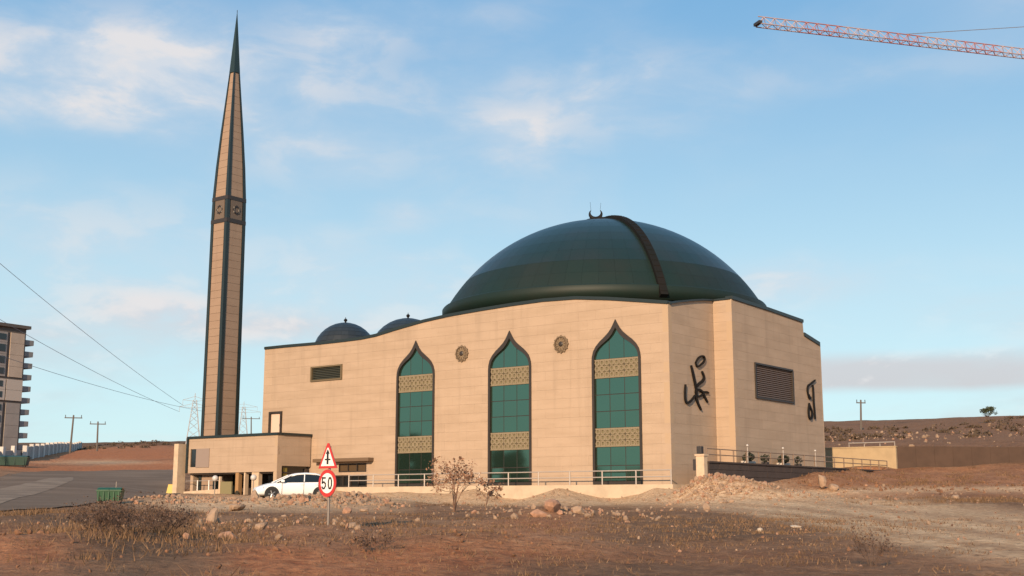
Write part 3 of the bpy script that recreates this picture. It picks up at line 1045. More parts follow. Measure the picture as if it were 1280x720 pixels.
# big bronze grille on the right flank
g = MB()
for (nc_, zc_, w_, h_) in ((6.975, 12.01, 6.94, .14), (6.975, 9.37, 6.94, .14)):
    g.box(P(NS + .02, NN + nc_, zc_), (w_, .26, h_), (NV, DV, ZV))
for nc_ in (3.57, 10.38):
    g.box(P(NS + .02, NN + nc_, 10.69), (.14, .26, 2.5), (NV, DV, ZV))
go = g.build('grille', FRAME, mosque)
for i in range(16):
    z = 9.52 + i * 0.156
    b = MB(); b.box(P(NS + .06, NN + 6.975, z), (6.66, .10, .105), (NV, DV * .9 - ZV * .43, ZV * .9 + DV * .43)); b.build('slat', BRONZE, go)
b = MB(); b.box(P(NS + .24, NN + 6.975, 10.69), (6.7, .05, 2.5), (NV, DV, ZV)); b.build('grille_back', mat('grille backing', (.045, .03, .022), .8), go)


# calligraphy: strokes as extruded ribbons on the wall
def ribbon(pts, w, out, n0, ends=0.35):
    """pts on the wall (3-D), width w metres, standing proud of the wall along out"""
    b = MB()
    pts = [np.array(p) for p in pts]
    # smooth
    for _ in range(2):
        q = [pts[0]]
        for a, c in zip(pts[:-1], pts[1:]):
            q += [a * .75 + c * .25, a * .25 + c * .75]
        q.append(pts[-1]); pts = q
    k = len(pts)
    L, R_ = [], []
    for i in range(k):
        t = pts[min(i + 1, k - 1)] - pts[max(i - 1, 0)]
        t /= np.linalg.norm(t)
        sd_ = np.cross(t, out)
        ww = w / 2 * (ends + (1 - ends) * math.sin(math.pi * min(1, max(0, (i + .6) / k))) ** .5)
        L.append(pts[i] + sd_ * ww); R_.append(pts[i] - sd_ * ww)
    base = out * 0.03; top = out * 0.16
    vs = [p + base for p in L] + [p + base for p in R_] + [p + top for p in L] + [p + top for p in R_]
    fs = []
    for i in range(k - 1):
        fs += [(2 * k + i, 2 * k + i + 1, 3 * k + i + 1, 3 * k + i), (i, k + i, k + i + 1, i + 1),
               (i, i + 1, 2 * k + i + 1, 2 * k + i), (k + i, 3 * k + i, 3 * k + i + 1, k + i + 1)]
    fs += [(0, 2 * k, 3 * k, k), (k - 1, 2 * k - 1, 4 * k - 1, 3 * k - 1)]
    return b.add(vs, fs)


def letters(strokes, ox, oy, sc, Pl, wsc, parent):
    for pts, w in strokes:
        p3 = [on_plane(ox + x / sc, oy + y / sc, Pl, DV) for x, y in pts]
        ribbon(p3, w * wsc, -DV, 0).build('letter_stroke', BLACKM, parent)


cal1 = empty('calligraphy', P(-.05, 3.8, 10.0), 'dark metal calligraphy of looping strokes on the pink shaded wall beside the stone notch', 'calligraphy')
letters([([(225, 190), (250, 140), (290, 115), (318, 135), (312, 175), (282, 205), (240, 236), (225, 190)], 20),
         ([(180, 215), (195, 280), (210, 350), (225, 420), (235, 480), (230, 540), (250, 600), (280, 660)], 36),
         ([(124, 405), (118, 480), (120, 560), (137, 598), (180, 570), (222, 510)], 26),
         ([(288, 275), (312, 330), (300, 370), (262, 395), (225, 435)], 34),
         ([(222, 470), (265, 452), (300, 488), (330, 478), (355, 492)], 26), ([(300, 490), (320, 540), (345, 585)], 26),
         ([(222, 480), (240, 535), (285, 515), (305, 490)], 22)], 840, 430, 8.0, P(0, 0), 1 / 8.0 * 0.048, cal1)
cal2 = empty('calligraphy', P(NS - .05, NN + 13.8, 9.8), 'narrow dark metal calligraphy near the far right edge of the mosque flank', 'calligraphy')
letters([([(250, 135), (200, 178), (166, 200), (160, 260), (182, 345)], 20), ([(222, 190), (228, 280), (230, 370), (240, 470), (248, 575)], 24),
         ([(175, 300), (190, 345), (200, 330)], 34), ([(182, 395), (172, 480), (180, 562), (206, 578), (218, 500), (196, 445), (184, 410)], 26)],
        990, 460, 9.0, P(NS, NN), 1 / 9.0 * 0.062, cal2)

# ------------------------------------------------------------------ dome
DC = P(16.3, 16.6, 0)
DR, DZ0, DZ1 = 14.35, 17.35, 26.75
RS = (DR ** 2 + (DZ1 - 18.35) ** 2) / (2 * (DZ1 - 18.35))
dome = empty('dome', DC + ZV * DZ0, None, None)
dome.parent = mosque
dome.location = Vector(DC + ZV * DZ0) - wloc(mosque)


def cap_r(z):
    zz = z - (DZ1 - RS)
    return math.sqrt(max(RS * RS - zz * zz, 0.0))


b = MB(); b.lathe(DC, [(DR - .25, 14.3), (DR - .25, DZ0 - .02)], 96); b.build('drum', DOMEB, dome)
b = MB(); b.lathe(DC, [(DR + .26, DZ0), (DR + .28, 18.40), (DR + .20, 18.50), (DR - .35, 18.56)], 160); b.build('skirt', DOMEB, dome, smooth=True)
lower, upper = MB(), MB()
K = 64
zl = [18.38] + list(np.linspace(18.38, DZ1 - .12, 12))[1:]
# ring heights spaced by arc length
angs = np.linspace(math.acos((18.38 - (DZ1 - RS)) / RS), 0.05, 12)
inner_pts = [(RS * math.sin(a), DZ1 - RS + RS * math.cos(a)) for a in angs]
b = MB(); b.lathe(DC, [(r - .03, z - .03) for r, z in inner_pts], 96); b.build('dome_shell', DOME, dome, smooth=True)
for j in range(len(angs) - 1):
    kk = K if j < 6 else (32 if j < 9 else 16)
    for i in range(kk):
        a0, a1 = 2 * math.pi * i / kk, 2 * math.pi * (i + 1) / kk
        ga = 0.00035 * K / kk
        t0, t1 = angs[j] - .0003, angs[j + 1] + .0003
        vs = []
        sub = max(1, 128 // kk)
        for t in (t0, (t0 + t1) / 2, t1):
            for q in range(sub + 1):
                a = a0 + ga + (a1 - a0 - 2 * ga) * q / sub
                vs.append(DC + np.array([RS * math.sin(t) * math.cos(a), RS * math.sin(t) * math.sin(a), DZ1 - RS + RS * math.cos(t)]))
        fs = []
        for rr in range(2):
            for q in range(sub):
                o_ = rr * (sub + 1) + q
                fs.append((o_, o_ + 1, o_ + sub + 2, o_ + sub + 1))
        (lower if j < 2 else upper).add(vs, fs)
lower.build('lower_sheeting', DOMEB, dome, smooth=True, kind='stuff')
upper.build('sheeting', DOME, dome, smooth=True, kind='stuff')
# access ladder track up the dome, to the camera's right
b = MB(); rb = MB()
va = np.array([-DC[0], -DC[1], 0.0]); va /= np.linalg.norm(va)
ph = math.radians(19)
mer = np.array([va[0] * math.cos(ph) - va[1] * math.sin(ph), va[0] * math.sin(ph) + va[1] * math.cos(ph), 0])
sdv = np.cross(mer, ZV)
ta = np.linspace(math.acos((17.5 - (DZ1 - RS)) / RS), 0.02, 28)
mp_ = []
for t in ta:
    nr_ = mer * math.sin(t) + ZV * math.cos(t)
    mp_.append((DC + ZV * (DZ1 - RS) + nr_ * RS, nr_))
for (p, q), (p2, q2) in zip(mp_[:-1], mp_[1:]):
    w_ = 0.32
    b.hexa([p - sdv * w_ - q * .25, p + sdv * w_ - q * .25, p2 + sdv * w_ - q2 * .25, p2 - sdv * w_ - q2 * .25,
            p - sdv * w_ + q * .30, p + sdv * w_ + q * .30, p2 + sdv * w_ + q2 * .30, p2 - sdv * w_ + q2 * .30])
    m_ = (p + p2) / 2; qm = (q + q2) / 2
    rb.bar(m_ - sdv * .26 + qm * .31, m_ + sdv * .26 + qm * .31, .03, k=4)
lt = b.build('ladder_track', RUSTY, dome)
rb.build('rungs', RUSTY, lt, kind='stuff')
b = MB(); b.lathe(DC, [(1.6, DZ1 - .15), (1.6, DZ1 + .22), (1.35, DZ1 + .30), (.5, DZ1 + .36)], 24); b.build('crown_ring', RUSTY, dome)
# crescent finial: open horns pointing up
b = MB()
fz = DZ1 + .95
cv = np.cross(va, ZV)
prev = None
fc = DC - cv * 0.55
if (DC - cv)[0] > DC[0]:
    fc = DC + cv * 0.55
for i in range(13):
    a = math.radians(-90 - 125 + i * 250 / 12)
    p = fc + cv * .55 * math.cos(a) + ZV * (fz + .50 * math.sin(a))
    r = 0.03 + 0.17 * math.sin(math.pi * i / 12) ** 1.0
    if prev is not None:
        b.bar(prev[0], p, prev[1], r, k=8)
    prev = (p, r)
b.lathe(fc, [(.14, DZ1 + .2), (.10, DZ1 + .45)], 10)
b.bar(fc + cv * .42 + ZV * (fz + .2), fc + cv * .50 + ZV * (fz + 1.1), .012, k=5)
b.bar(fc - cv * .42 + ZV * (fz + .2), fc - cv * .50 + ZV * (fz + 1.0), .012, k=5)
b.build('crescent_finial', BLACKM, dome)


# two small domes over the left part
def small_dome(c, R, zt, label):
    t = empty('small_dome', np.array([c[0], c[1], zt - R]), label, 'dome', 'small dark domes on the mosque roof')
    b = MB()
    b.lathe(c, [(R + .02, 14.35), (R + .02, zt - R)], 40)
    b.build('dome_base', LEAD, t)
    b = MB()
    rings = 9
    for j in range(rings):
        for i in range(24):
            t0, t1 = math.pi / 2 * (1 - j / rings) - .004, math.pi / 2 * (1 - (j + 1) / rings) + .004
            t1 = max(t1, 0.03)
            vs = []
            for tt in (t0, t1):
                for q in range(3):
                    a = 2 * math.pi * (i + .006 + q * .494) / 24
                    vs.append(np.array(c) + np.array([R * math.sin(tt) * math.cos(a), R * math.sin(tt) * math.sin(a), zt - R + R * math.cos(tt)]))
            b.add(vs, [(0, 1, 4, 3), (1, 2, 5, 4)])
    b.build('sheeting', LEAD, t, smooth=True)
    b = MB(); b.lathe(c, [(R * math.sin(x) - .03, zt - R + R * math.cos(x) - .03) for x in np.linspace(math.pi / 2, .05, 8)], 40)
    b.build('shell', DOMEB, t, smooth=True)
    b = MB()
    b.lathe(c, [(.10, zt - .05), (.08, zt + .10), (.16, zt + .18), (.18, zt + .26), (.13, zt + .35), (.03, zt + .42), (.02, zt + .55)], 12)
    b.build('finial', BLACKM, t)


p1 = at(432, 400, 114); p2 = at(510, 402, 111.5)
small_dome((p1[0], p1[1], 0), 3.05, 18.35, 'small dark dome with a knob finial standing clear of the parapet near the minaret')
small_dome((p2[0], p2[1], 0), 3.6, 18.40, 'small dark dome half hidden by the rising parapet, next to the big green dome')

# ------------------------------------------------------------------ annex (low wing)
AS0, AS1, AN0 = 36.36, 48.55, -3.96
annex = empty('annex', P(42, -2, 2.0), 'low beige entrance annex with dark open porch at the foot of the minaret', 'building')
slabs2 = []
zr = 7.12
ac = [4.0 + .72 * i for i in range(5)]
sl, back = slab_wall(P(AS0, AN0), DV, -NV, [(0, 4.0), (12.15, 4.0), (12.15, zr), (0, zr)], [[(10.95, 4.55), (11.75, 4.55), (11.75, 6.18), (10.95, 6.18)]], ac[1:], 1.55, (0.0, .5), thick=.4)
slabs2 += sl; back.build('front_wall', STONE_B, annex)
sl, back = slab_wall(P(AS0, AN0), NV, -DV, [(0, 1.8), (.55, 1.8), (.55, 4.5), (3.85, 4.5), (3.85, zr), (0, zr)], [], [2.5, 3.2] + ac, 1.3, (0.0, .5), thick=.3)
slabs2 += sl; back.build('side_wall', STONE_B, annex)
link_slabs(slabs2, annex, STONE)
b = MB(); b.prism([P(AS0 + .4, AN0 + .5, 6.6), P(AS1 - .2, AN0 + .5, 6.6), P(AS1 - .2, 10, 6.6), P(43.2, 10, 6.6), P(43.2, -.1, 6.6), P(AS0 + .4, -.1, 6.6)], ZV * .2); b.build('roof', ROOF, annex)
b = MB(); b.box(P(AS1 - .2, 3.3, 4.5), (.4, 13.6, 5.2), (DV, NV, ZV)); b.build('end_wall', STONE, annex)
b = coping([P(s, AN0, zr) for s in (AS0 - .06, AS1 + .05)], -NV, w=.6, h=.22); b.build('coping', COPING, annex)
b = coping([P(AS0, n, zr) for n in (AN0 + .55, -.03)], -DV, w=.5, h=.22); b.build('coping', COPING, annex)
b = MB(); b.box(P(AS1 - .07, AN0 - .02, 5.6), (.22, .26, 3.2), (DV, NV, ZV)); b.build('corner_strip', COPING, annex)
b = MB(); b.box(P(AS1 + .95, AN0 - 0.1, 4.2), (.62, .9, 5.0), (DV, NV, ZV)); b.build('end_pier', PIER, annex)
# inside of the porch
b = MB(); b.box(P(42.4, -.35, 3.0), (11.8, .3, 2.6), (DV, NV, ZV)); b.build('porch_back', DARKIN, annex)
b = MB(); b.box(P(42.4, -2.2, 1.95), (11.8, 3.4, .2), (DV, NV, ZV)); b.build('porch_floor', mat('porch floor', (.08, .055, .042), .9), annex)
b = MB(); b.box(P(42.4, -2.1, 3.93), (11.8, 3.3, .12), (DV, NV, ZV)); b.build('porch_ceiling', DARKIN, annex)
for s, w_, m_ in ((41.6, .42, ORANGEW), (36.62, .5, PIER), (39.2, .9, PIER), (40.6, .16, PIER)):
    b = MB(); b.box(P(s, AN0 + .28, 2.94), (w_, .4, 2.1), (DV, NV, ZV)); b.build('porch_pier', m_, annex)
b = MB(); b.box(P(40.0, -1.0, 3.0), (1.5, .1, 1.9), (DV, NV, ZV)); b.build('porch_door', DGLASS, annex)
b = MB(); b.box(P(38.4, -1.0, 3.0), (1.2, .1, 1.9), (DV, NV, ZV)); b.build('porch_door', DGLASS, annex)
b = MB()
b.hexa([P(43.6, AN0 - .35, 1.6), P(48.4, AN0 - .35, 1.6), P(48.4, AN0 - .15, 1.6), P(43.6, AN0 - .15, 1.6), P(43.6, AN0 - .35, 2.55), P(48.4, AN0 - .35, 2.35), P(48.4, AN0 - .15, 2.35), P(43.6, AN0 - .15, 2.55)])
b.build('porch_parapet', PIER, annex)
b = MB(); b.box(P(42.65, AN0 - .2, 2.55), (1.5, .12, 1.3), (DV, NV, ZV)); b.build('porch_screen', OLIVE, annex)
b = MB(); b.box(P(43.5, AN0 - .2, 2.75), (.2, .2, 1.8), (DV, NV, ZV)); b.build('porch_post', PIER, annex)
for s in (45.0, 46.6):
    b = MB(); b.bar(P(s, AN0 - .25, 2.3), P(s, AN0 - .25, 3.35), .05); b.build('railing_post', WHITE, annex)
b = MB(); b.bar(P(43.5, AN0 - .25, 3.3), P(48.3, AN0 - .25, 3.3), .03); b.build('handrail', RAIL, annex)
# slot window, and a grey panel standing in for the cast shadow beside it
b = MB(); b.box(P(AS0 + 11.35, AN0 + .12, 5.365), (.79, .06, 1.62), (DV, NV, ZV)); b.build('slot_window', DGLASS, annex)
b = MB(); b.box(P(AS0 + 9.95, AN0 - .03, 5.35), (1.85, .06, 1.7), (DV, NV, ZV)); b.build('shadow_panel', WALL_SHADE, annex)
# right side opening with a yellow leaf
b = MB(); b.box(P(AS0 + .35, AN0 + 2.2, 3.4), (.05, 3.2, 2.3), (DV, NV, ZV)); b.build('side_glass', DGLASS, annex)
b = MB(); b.box(P(AS0 + .22, AN0 + 1.1, 3.3), (.05, .5, 2.1), (DV, NV, ZV)); b.build('side_panel', mat('olive yellow panel', (.20, .15, .03), .7), annex)
for px, py, Y in ((269, 598, 103.6), (317, 597, 101.0)):
    p = at(px, py, Y)
    nm = 'globe lamp on a thin pole before the dark porch, nearer the minaret end' if px < 300 else 'globe lamp on a thin pole before the porch pier, nearer the white car'
    t = empty('globe_lamp', (p[0], p[1], 2.0), nm, 'lamp', 'globe lamps by the annex porch')
    b = MB(); b.bar((p[0], p[1], 1.7), (p[0], p[1], p[2] - .15), .045); b.build('pole', STEEL, t)
    b = MB(); b.lathe((p[0], p[1], p[2]), [(.26 * math.sin(x), -.26 * math.cos(x)) for x in np.linspace(.2, 3.0, 9)], 14); b.build('globe', LAMPG, t, smooth=True)

# ------------------------------------------------------------------ minaret
MC = P(46.55, -2.0, 0)
minaret = empty('minaret', MC + ZV * 2.0, 'tall slender square minaret of beige stone with dark corner strips and a pointed green tip', 'minaret')
MW = [(2.0, 1.16), (7.2, 1.155), (27.55, 1.09), (29.95, 1.06), (33.0, .93), (36.5, .72), (40.2, .47), (42.6, .31), (45.3, .16), (48.9, .012)]


def mhw(z):
    return float(np.interp(z, [a for a, _ in MW], [b_ for _, b_ in MW]))


def mring(z, k=1.0, off=0.0):
    h = mhw(z) * k + off
    return [MC + DV * a * h + NV * b_ * h + ZV * z for a, b_ in ((1, -1), (-1, -1), (-1, 1), (1, 1))]


b = MB()
zs = [a for a, _ in MW if a <= 42.6]
for z0, z1 in zip(zs[:-1], zs[1:]):
    b.hexa([p for p in mring(z0, 1, -.06)] + [p for p in mring(z1, 1, -.06)])
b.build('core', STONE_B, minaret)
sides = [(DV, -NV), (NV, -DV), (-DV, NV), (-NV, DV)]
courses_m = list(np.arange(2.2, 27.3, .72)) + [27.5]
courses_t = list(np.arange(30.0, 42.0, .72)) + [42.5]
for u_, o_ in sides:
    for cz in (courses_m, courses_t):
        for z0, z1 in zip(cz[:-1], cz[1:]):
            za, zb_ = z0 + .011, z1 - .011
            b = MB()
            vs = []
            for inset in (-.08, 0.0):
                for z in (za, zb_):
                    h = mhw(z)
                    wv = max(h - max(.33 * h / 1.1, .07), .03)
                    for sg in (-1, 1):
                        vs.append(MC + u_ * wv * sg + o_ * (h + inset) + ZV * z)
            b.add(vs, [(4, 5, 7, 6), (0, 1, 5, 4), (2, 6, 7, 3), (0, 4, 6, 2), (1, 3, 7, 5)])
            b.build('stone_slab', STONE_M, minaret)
zz = [2.0, 7.2, 14, 21, 27.5, 30.0, 33, 36.5, 40.2, 42.6]
for ca, cb in ((1, -1), (-1, -1), (-1, 1), (1, 1)):
    b = MB()
    for z0, z1 in zip(zz[:-1], zz[1:]):
        vs = []
        for z in (z0, z1):
            h = mhw(z) + .05
            w_ = max(.35 * mhw(z) / 1.1, .075)
            for (du, dn) in ((0, 0), (-w_, 0), (-w_, -w_), (0, -w_)):
                vs.append(MC + DV * ca * (h + du) + NV * cb * (h + dn) + ZV * z)
        b.hexa(vs)
    b.build('corner_strip', COPING, minaret)
b = MB()
for z0, z1 in ((42.6, 45.3), (45.3, 48.9)):
    b.hexa(mring(z0, 1, .055) + mring(z1, 1, .055 if z1 < 46 else 0))
b.build('spire_tip', mat('green spire metal', (.012, .026, .026), .5), minaret)
for (z0, z1) in ((27.42, 27.80), (29.62, 30.0)):
    b = MB(); b.hexa(mring(z0, 1, .07) + mring(z1, 1, .07)); b.build('band_moulding', FRAME, minaret)
for u_, o_ in sides:
    h = mhw(28.7)
    b = MB(); b.box(MC + o_ * (h - .02) + ZV * 28.71, (1.35, .1, 1.8), (u_, o_, ZV)); bp_ = b.build('band_panel', mat('brown band panel', (.13, .095, .07), .7), minaret)
    b = MB()
    for rot in (0, math.pi / 4):
        pts = [(math.cos(rot + k * math.pi / 2) * .42, math.sin(rot + k * math.pi / 2) * .42) for k in range(4)]
        for k in range(4):
            (a0, z0), (a1, z1) = pts[k], pts[(k + 1) % 4]
            b.bar(MC + o_ * (h + .04) + u_ * a0 + ZV * (28.71 + z0), MC + o_ * (h + .04) + u_ * a1 + ZV * (28.71 + z1), .06, k=4)
    b.build('star_ornament', FRAME, bp_)
b = MB(); b.lathe(MC, [(.03, 48.85), (.03, 49.1)], 6); b.build('tip_rod', BLACKM, minaret)

# ------------------------------------------------------------------ terrace, apron, railings
b = MB()
b.hexa([P(-1.2, -2.0, 1.0), P(31, -2.0, 1.0), P(31, -.1, 1.0), P(-1.2, -.1, 1.0), P(-1.2, -2.0, 2.66), P(31, -2.0, 2.66), P(31, -.1, 2.66), P(-1.2, -.1, 2.66)])
b.hexa([P(-1.56, -.095, 1.0), P(-.06, -.095, 1.0), P(-.06, 6.7, 1.0), P(-1.56, 6.7, 1.0), P(-1.56, -.095, 2.655), P(-.06, -.095, 2.655), P(-.06, 6.7, 2.655), P(-1.56, 6.7, 2.655)])
b.build('front_apron', CONC, kind='structure')
# terrace slab and its dark retaining wall along the right flank
b = MB()
b.hexa([P(-3.05, 1.2, 2.0), P(NS - .06, 1.2, 2.0), P(NS - .06, 33.5, 2.0), P(-3.05, 33.5, 2.0), P(-3.05, 1.2, 4.12), P(NS - .06, 1.2, 4.12), P(NS - .06, 33.5, 4.12), P(-3.05, 33.5, 4.12)])
b.build('terrace', CONC, kind='structure')
tw = empty('retaining_wall', P(-3.3, 12, 2.5), 'dark stone retaining wall under the terrace railing right of the mosque', 'wall')
b = MB()
for j in range(4):
    n0 = -.9
    while n0 < 33:
        L = random.uniform(1.1, 1.7)
        n1 = min(n0 + L, 33.5)
        z0, z1 = 2.3 + j * .45, 2.3 + (j + 1) * .45
        b.box(P(-3.24 + random.uniform(-.015, .015), (n0 + n1) / 2, (z0 + z1) / 2), (.36, n1 - n0 - .02, .43), (DV, NV, ZV))
        if n0 < 20:
            b.build('stone_block', DWALL, tw)
            b = MB()
        n0 = n1
if b.v:
    b.build('stone_block', DWALL, tw)
b = MB(); b.box(P(-3.24, 16.3, 4.155), (.5, 34.5, .11), (DV, NV, ZV)); b.build('wall_cap', DWALL, tw)


def railing(name, p_of, length, zb, zt, step, label, m, nr=2, r=.035):
    root = empty(name, p_of(length / 2, zb), label, 'railing')
    k = int(round(length / step))
    for i in range(k + 1):
        t = length * i / k
        b = MB(); b.bar(p_of(t, zb - .1), p_of(t, zt), .05, k=6); b.build('post', m, root)
    for j in range(nr):
        z = zb + (zt - zb) * (1 - j * .45)
        b = MB(); b.bar(p_of(0, z - .02), p_of(length, z - .02), r, k=6); b.build('rail', m, root)
    return root


railing('railing', lambda t, z: P(-1.0 + t, -1.85, z), 30.8, 2.66, 3.65, 2.8, 'pale metal railing along the foot of the tall green windows', RAIL, r=.04)
rr = railing('railing', lambda t, z: P(-3.24, -.9 + t, z), 34, 4.2, 5.08, 2.0, 'weathered brown railing on top of the dark terrace wall', mat('brown rail', (.20, .135, .095), .6))
# pillar with a lantern and a meter box
p = P(-3.27, -1.28, 0)
pl = empty('gate_pillar', (p[0], p[1], 2.9), 'pale stone pillar with a dark lantern box on top at the terrace corner', 'pillar')
b = MB(); b.box(P(-3.05, -1.25, 3.6), (.62, .5, 1.9), (DV, NV, ZV)); b.build('shaft', PIER, pl, bevel=.02)
b = MB(); b.box(P(-3.05, -1.25, 4.6), (.74, .62, .12), (DV, NV, ZV)); b.build('cap', PIER, pl)
b = MB(); b.box(P(-2.95, -1.25, 4.95), (.36, .36, .50), (DV, NV, ZV)); b.build('lantern', DARKBOX, pl, bevel=.03)
b = MB(); b.box(P(-2.62, -1.35, 3.95), (.22, .3, .75), (DV, NV, ZV)); b.build('meter_box', DARKBOX, pl, bevel=.02)
# lamps on the terrace railing
for i, px in enumerate((931, 976, 1015)):
    n_ = (5.3, 11.3, 17.3)[i]
    lab = ('small white globe lamp on the terrace railing nearest the stone notch', 'small white globe lamp on the terrace railing below the middle of the bronze grille', 'small white globe lamp on the terrace railing near the far right edge of the mosque')[i]
    t = empty('railing_lamp', P(-3.24, n_, 5.0), lab, 'lamp', 'globe lamps on the terrace railing')
    b = MB(); b.bar(P(-3.24, n_, 4.2), P(-3.24, n_, 5.35), .04); b.build('stem', RAIL, t)
    b = MB(); b.lathe(P(-3.24, n_, 5.48), [(.085 * math.sin(x), -.085 * math.cos(x)) for x in np.linspace(.2, 3.0, 7)], 12); b.build('globe', LAMPG, t, smooth=True)


# planters with dark shrubs on the terrace
def leaf_ball(b, c, rx, ry, rz, n, sz):
    for _ in range(n):
        v = RNG.normal(size=3); v /= np.linalg.norm(v)
        q = np.array(c) + v * np.array([rx, ry, rz]) * (RNG.random() ** .35)
        a = RNG.normal(size=3); a /= np.linalg.norm(a)
        t = np.cross(a, RNG.normal(size=3)); t /= np.linalg.norm(t)
        s_ = sz * (.6 + .8 * RNG.random())
        b.add([q - a * s_ - t * s_ * .5, q + a * s_ * .2 - t * s_ * .6, q + a * s_ * 1.1, q + t * s_ * .6], [(0, 1, 2, 3)])


for (n_, w_, lab) in ((6.9, 2.8, 'long white planter with a dark shrub on the terrace nearer the stone notch'), (9.7, .8, 'small dark shrub in a pot right of the nearer white planter'),
                      (12.9, 2.8, 'long white planter with a dark shrub on the terrace farther from the notch'), (15.6, .8, 'small dark shrub in a pot right of the farther white planter')):
    t = empty('planter', P(-2.5, n_, 4.12), lab, 'planter', 'planters on the terrace')
    b = MB(); b.box(P(-2.5, n_, 4.27), (.45, w_ * .55, .28), (DV, NV, ZV)); b.build('tub', mat('pale tub', (.45, .40, .35), .8) if w_ > 1 else DARKBOX, t, bevel=.02)
    b = MB(); leaf_ball(b, P(-2.5, n_, 4.70), .35, w_ * .5, .30, 620 if w_ > 1 else 110, .09); b.build('foliage', SHRUB, t, fix=False)

# ------------------------------------------------------------------ right side walls
yw = empty('boundary_wall', P(2, 36.2, 4.4), 'sunlit yellow plaster boundary wall right behind the mosque terrace', 'wall')
b = MB(); b.box(P(1.0, 36.35, 5.2), (8.0, .3, 2.5), (DV, NV, ZV)); b.build('wall', YWALL, yw)
b = MB(); b.box(P(1.0, 36.35, 6.49), (8.1, .4, .1), (DV, NV, ZV)); b.build('cap', YWALL, yw)
q0 = P(-3.02, 36.5, 0)
dw = empty('boundary_wall', (q0[0] + 8, q0[1], 4.4), 'long dark brown plaster wall running right from the yellow wall', 'wall')
b = MB()
q1 = at(1330, 560, 113.5); q1 = np.array([q1[0], q1[1], 0])
t_ = (q1 - q0) / np.linalg.norm(q1 - q0); nn_ = np.array([-t_[1], t_[0], 0])
L = np.linalg.norm(q1 - q0)
k = 9
for i in range(k):
    b = MB(); b.box(q0 + t_ * L * (i + .5) / k + nn_ * .2 + ZV * (5.3 + .02 * math.sin(i)), (L / k - .015, .3, 2.4), (t_, nn_, ZV)); b.build('wall_panel', BWALL, dw)
b = MB(); b.bar(q0 * 0 + P(1.5, 36.2, 6.9), P(-2.9, 36.2, 6.9), .05); 
for s in (1.5, 0, -1.5, -2.9):
    b.bar(P(s, 36.3, 6.5), P(s, 36.3, 6.95), .04)
b.build('rail', RAIL, yw)

# ------------------------------------------------------------------ far apartment block
ab_az = math.radians(32)
AU = np.array([math.sin(ab_az), math.cos(ab_az), 0]); AO = np.array([math.cos(ab_az), -math.sin(ab_az), 0])
A1 = at(33, 413, 300); A1[2] = 0
apt = empty('apartment_block', A1 - AU * 12 + ZV * 10, 'tall modern apartment block with beige and grey panels and stacked balconies on its far edge', 'building')
ZA0, ZA1 = 9.0, 44.0
LA = 60.0
b = MB()
b.hexa([A1 + ZV * ZA0, A1 - AU * LA + ZV * ZA0, A1 - AU * LA - AO * 16 + ZV * ZA0, A1 - AO * 16 + ZV * ZA0, A1 + ZV * ZA1, A1 - AU * LA + ZV * ZA1, A1 - AU * LA - AO * 16 + ZV * ZA1, A1 - AO * 16 + ZV * ZA1])
b.build('body', APT_D, apt)
# panels on the visible flank, floor by floor
floors = 11
fh = (ZA1 - 1.0 - ZA0 - 2) / floors


def apt_panel(u0, u1, z0, z1, m, name, dep=.25):
    b = MB(); b.box(A1 - AU * (u0 + u1) / 2 + AO * dep / 2 + ZV * (z0 + z1) / 2, (u1 - u0, dep, z1 - z0), (AU, AO, ZV))
    return b.build(name, m, apt)


cols = [(.5, 4.4), (5.3, 8.4), (9.4, 13.4), (14.4, 18.4), (19.4, 23.4), (24.4, 28.4), (29.4, 33.4)]
for ci, (u0, u1) in enumerate(cols):
    for f in range(floors):
        z0 = ZA0 + 2 + f * fh + (.30 if f in (5, 7) else .025)
        z1 = ZA0 + 2 + (f + 1) * fh - (.30 if f in (4, 6) else .025)
        if f >= 7:
            m = APT_P if ci != 1 else APT_G
        elif f in (5, 6):
            m = APT_W
            if ci == 0:
                pass
        else:
            m = APT_G
        if f == 10: z1 -= .3
        if f in (5, 6):
            apt_panel(u0 - .3, u1 + .3, z0, z1, m, 'wall_panel', .30)
        else:
            apt_panel(u0, u1, z0, z1, m, 'wall_panel')
        if ci == 1:
            w_ = apt_panel(u0 + .5, u1 - .5, z0 + .6, z1 - .5, DGLASS, 'window', .36)
b = MB(); b.box(A1 - AU * (LA / 2 - .3) - AO * 7 + ZV * (ZA1 + .4), (LA + 1.2, 15.4, .8), (AU, AO, ZV)); b.build('roof_slab', APT_D, apt)
for f in range(1, floors):
    z0 = ZA0 + 2 + f * fh
    b = MB()
    b.box(A1 + AU * 1.3 - AO * 3.0 + ZV * (z0 + .1), (2.6, 5.5, .22), (AU, AO, ZV))
    bo = b.build('balcony', BALC, apt)
    b = MB()
    b.box(A1 + AU * 2.55 - AO * 3.0 + ZV * (z0 + .75), (.12, 5.5, 1.05), (AU, AO, ZV))
    b.box(A1 + AU * 1.25 - AO * .3 + ZV * (z0 + .75), (2.4, .12, 1.05), (AU, AO, ZV))
    b.build('parapet', BALC, bo)

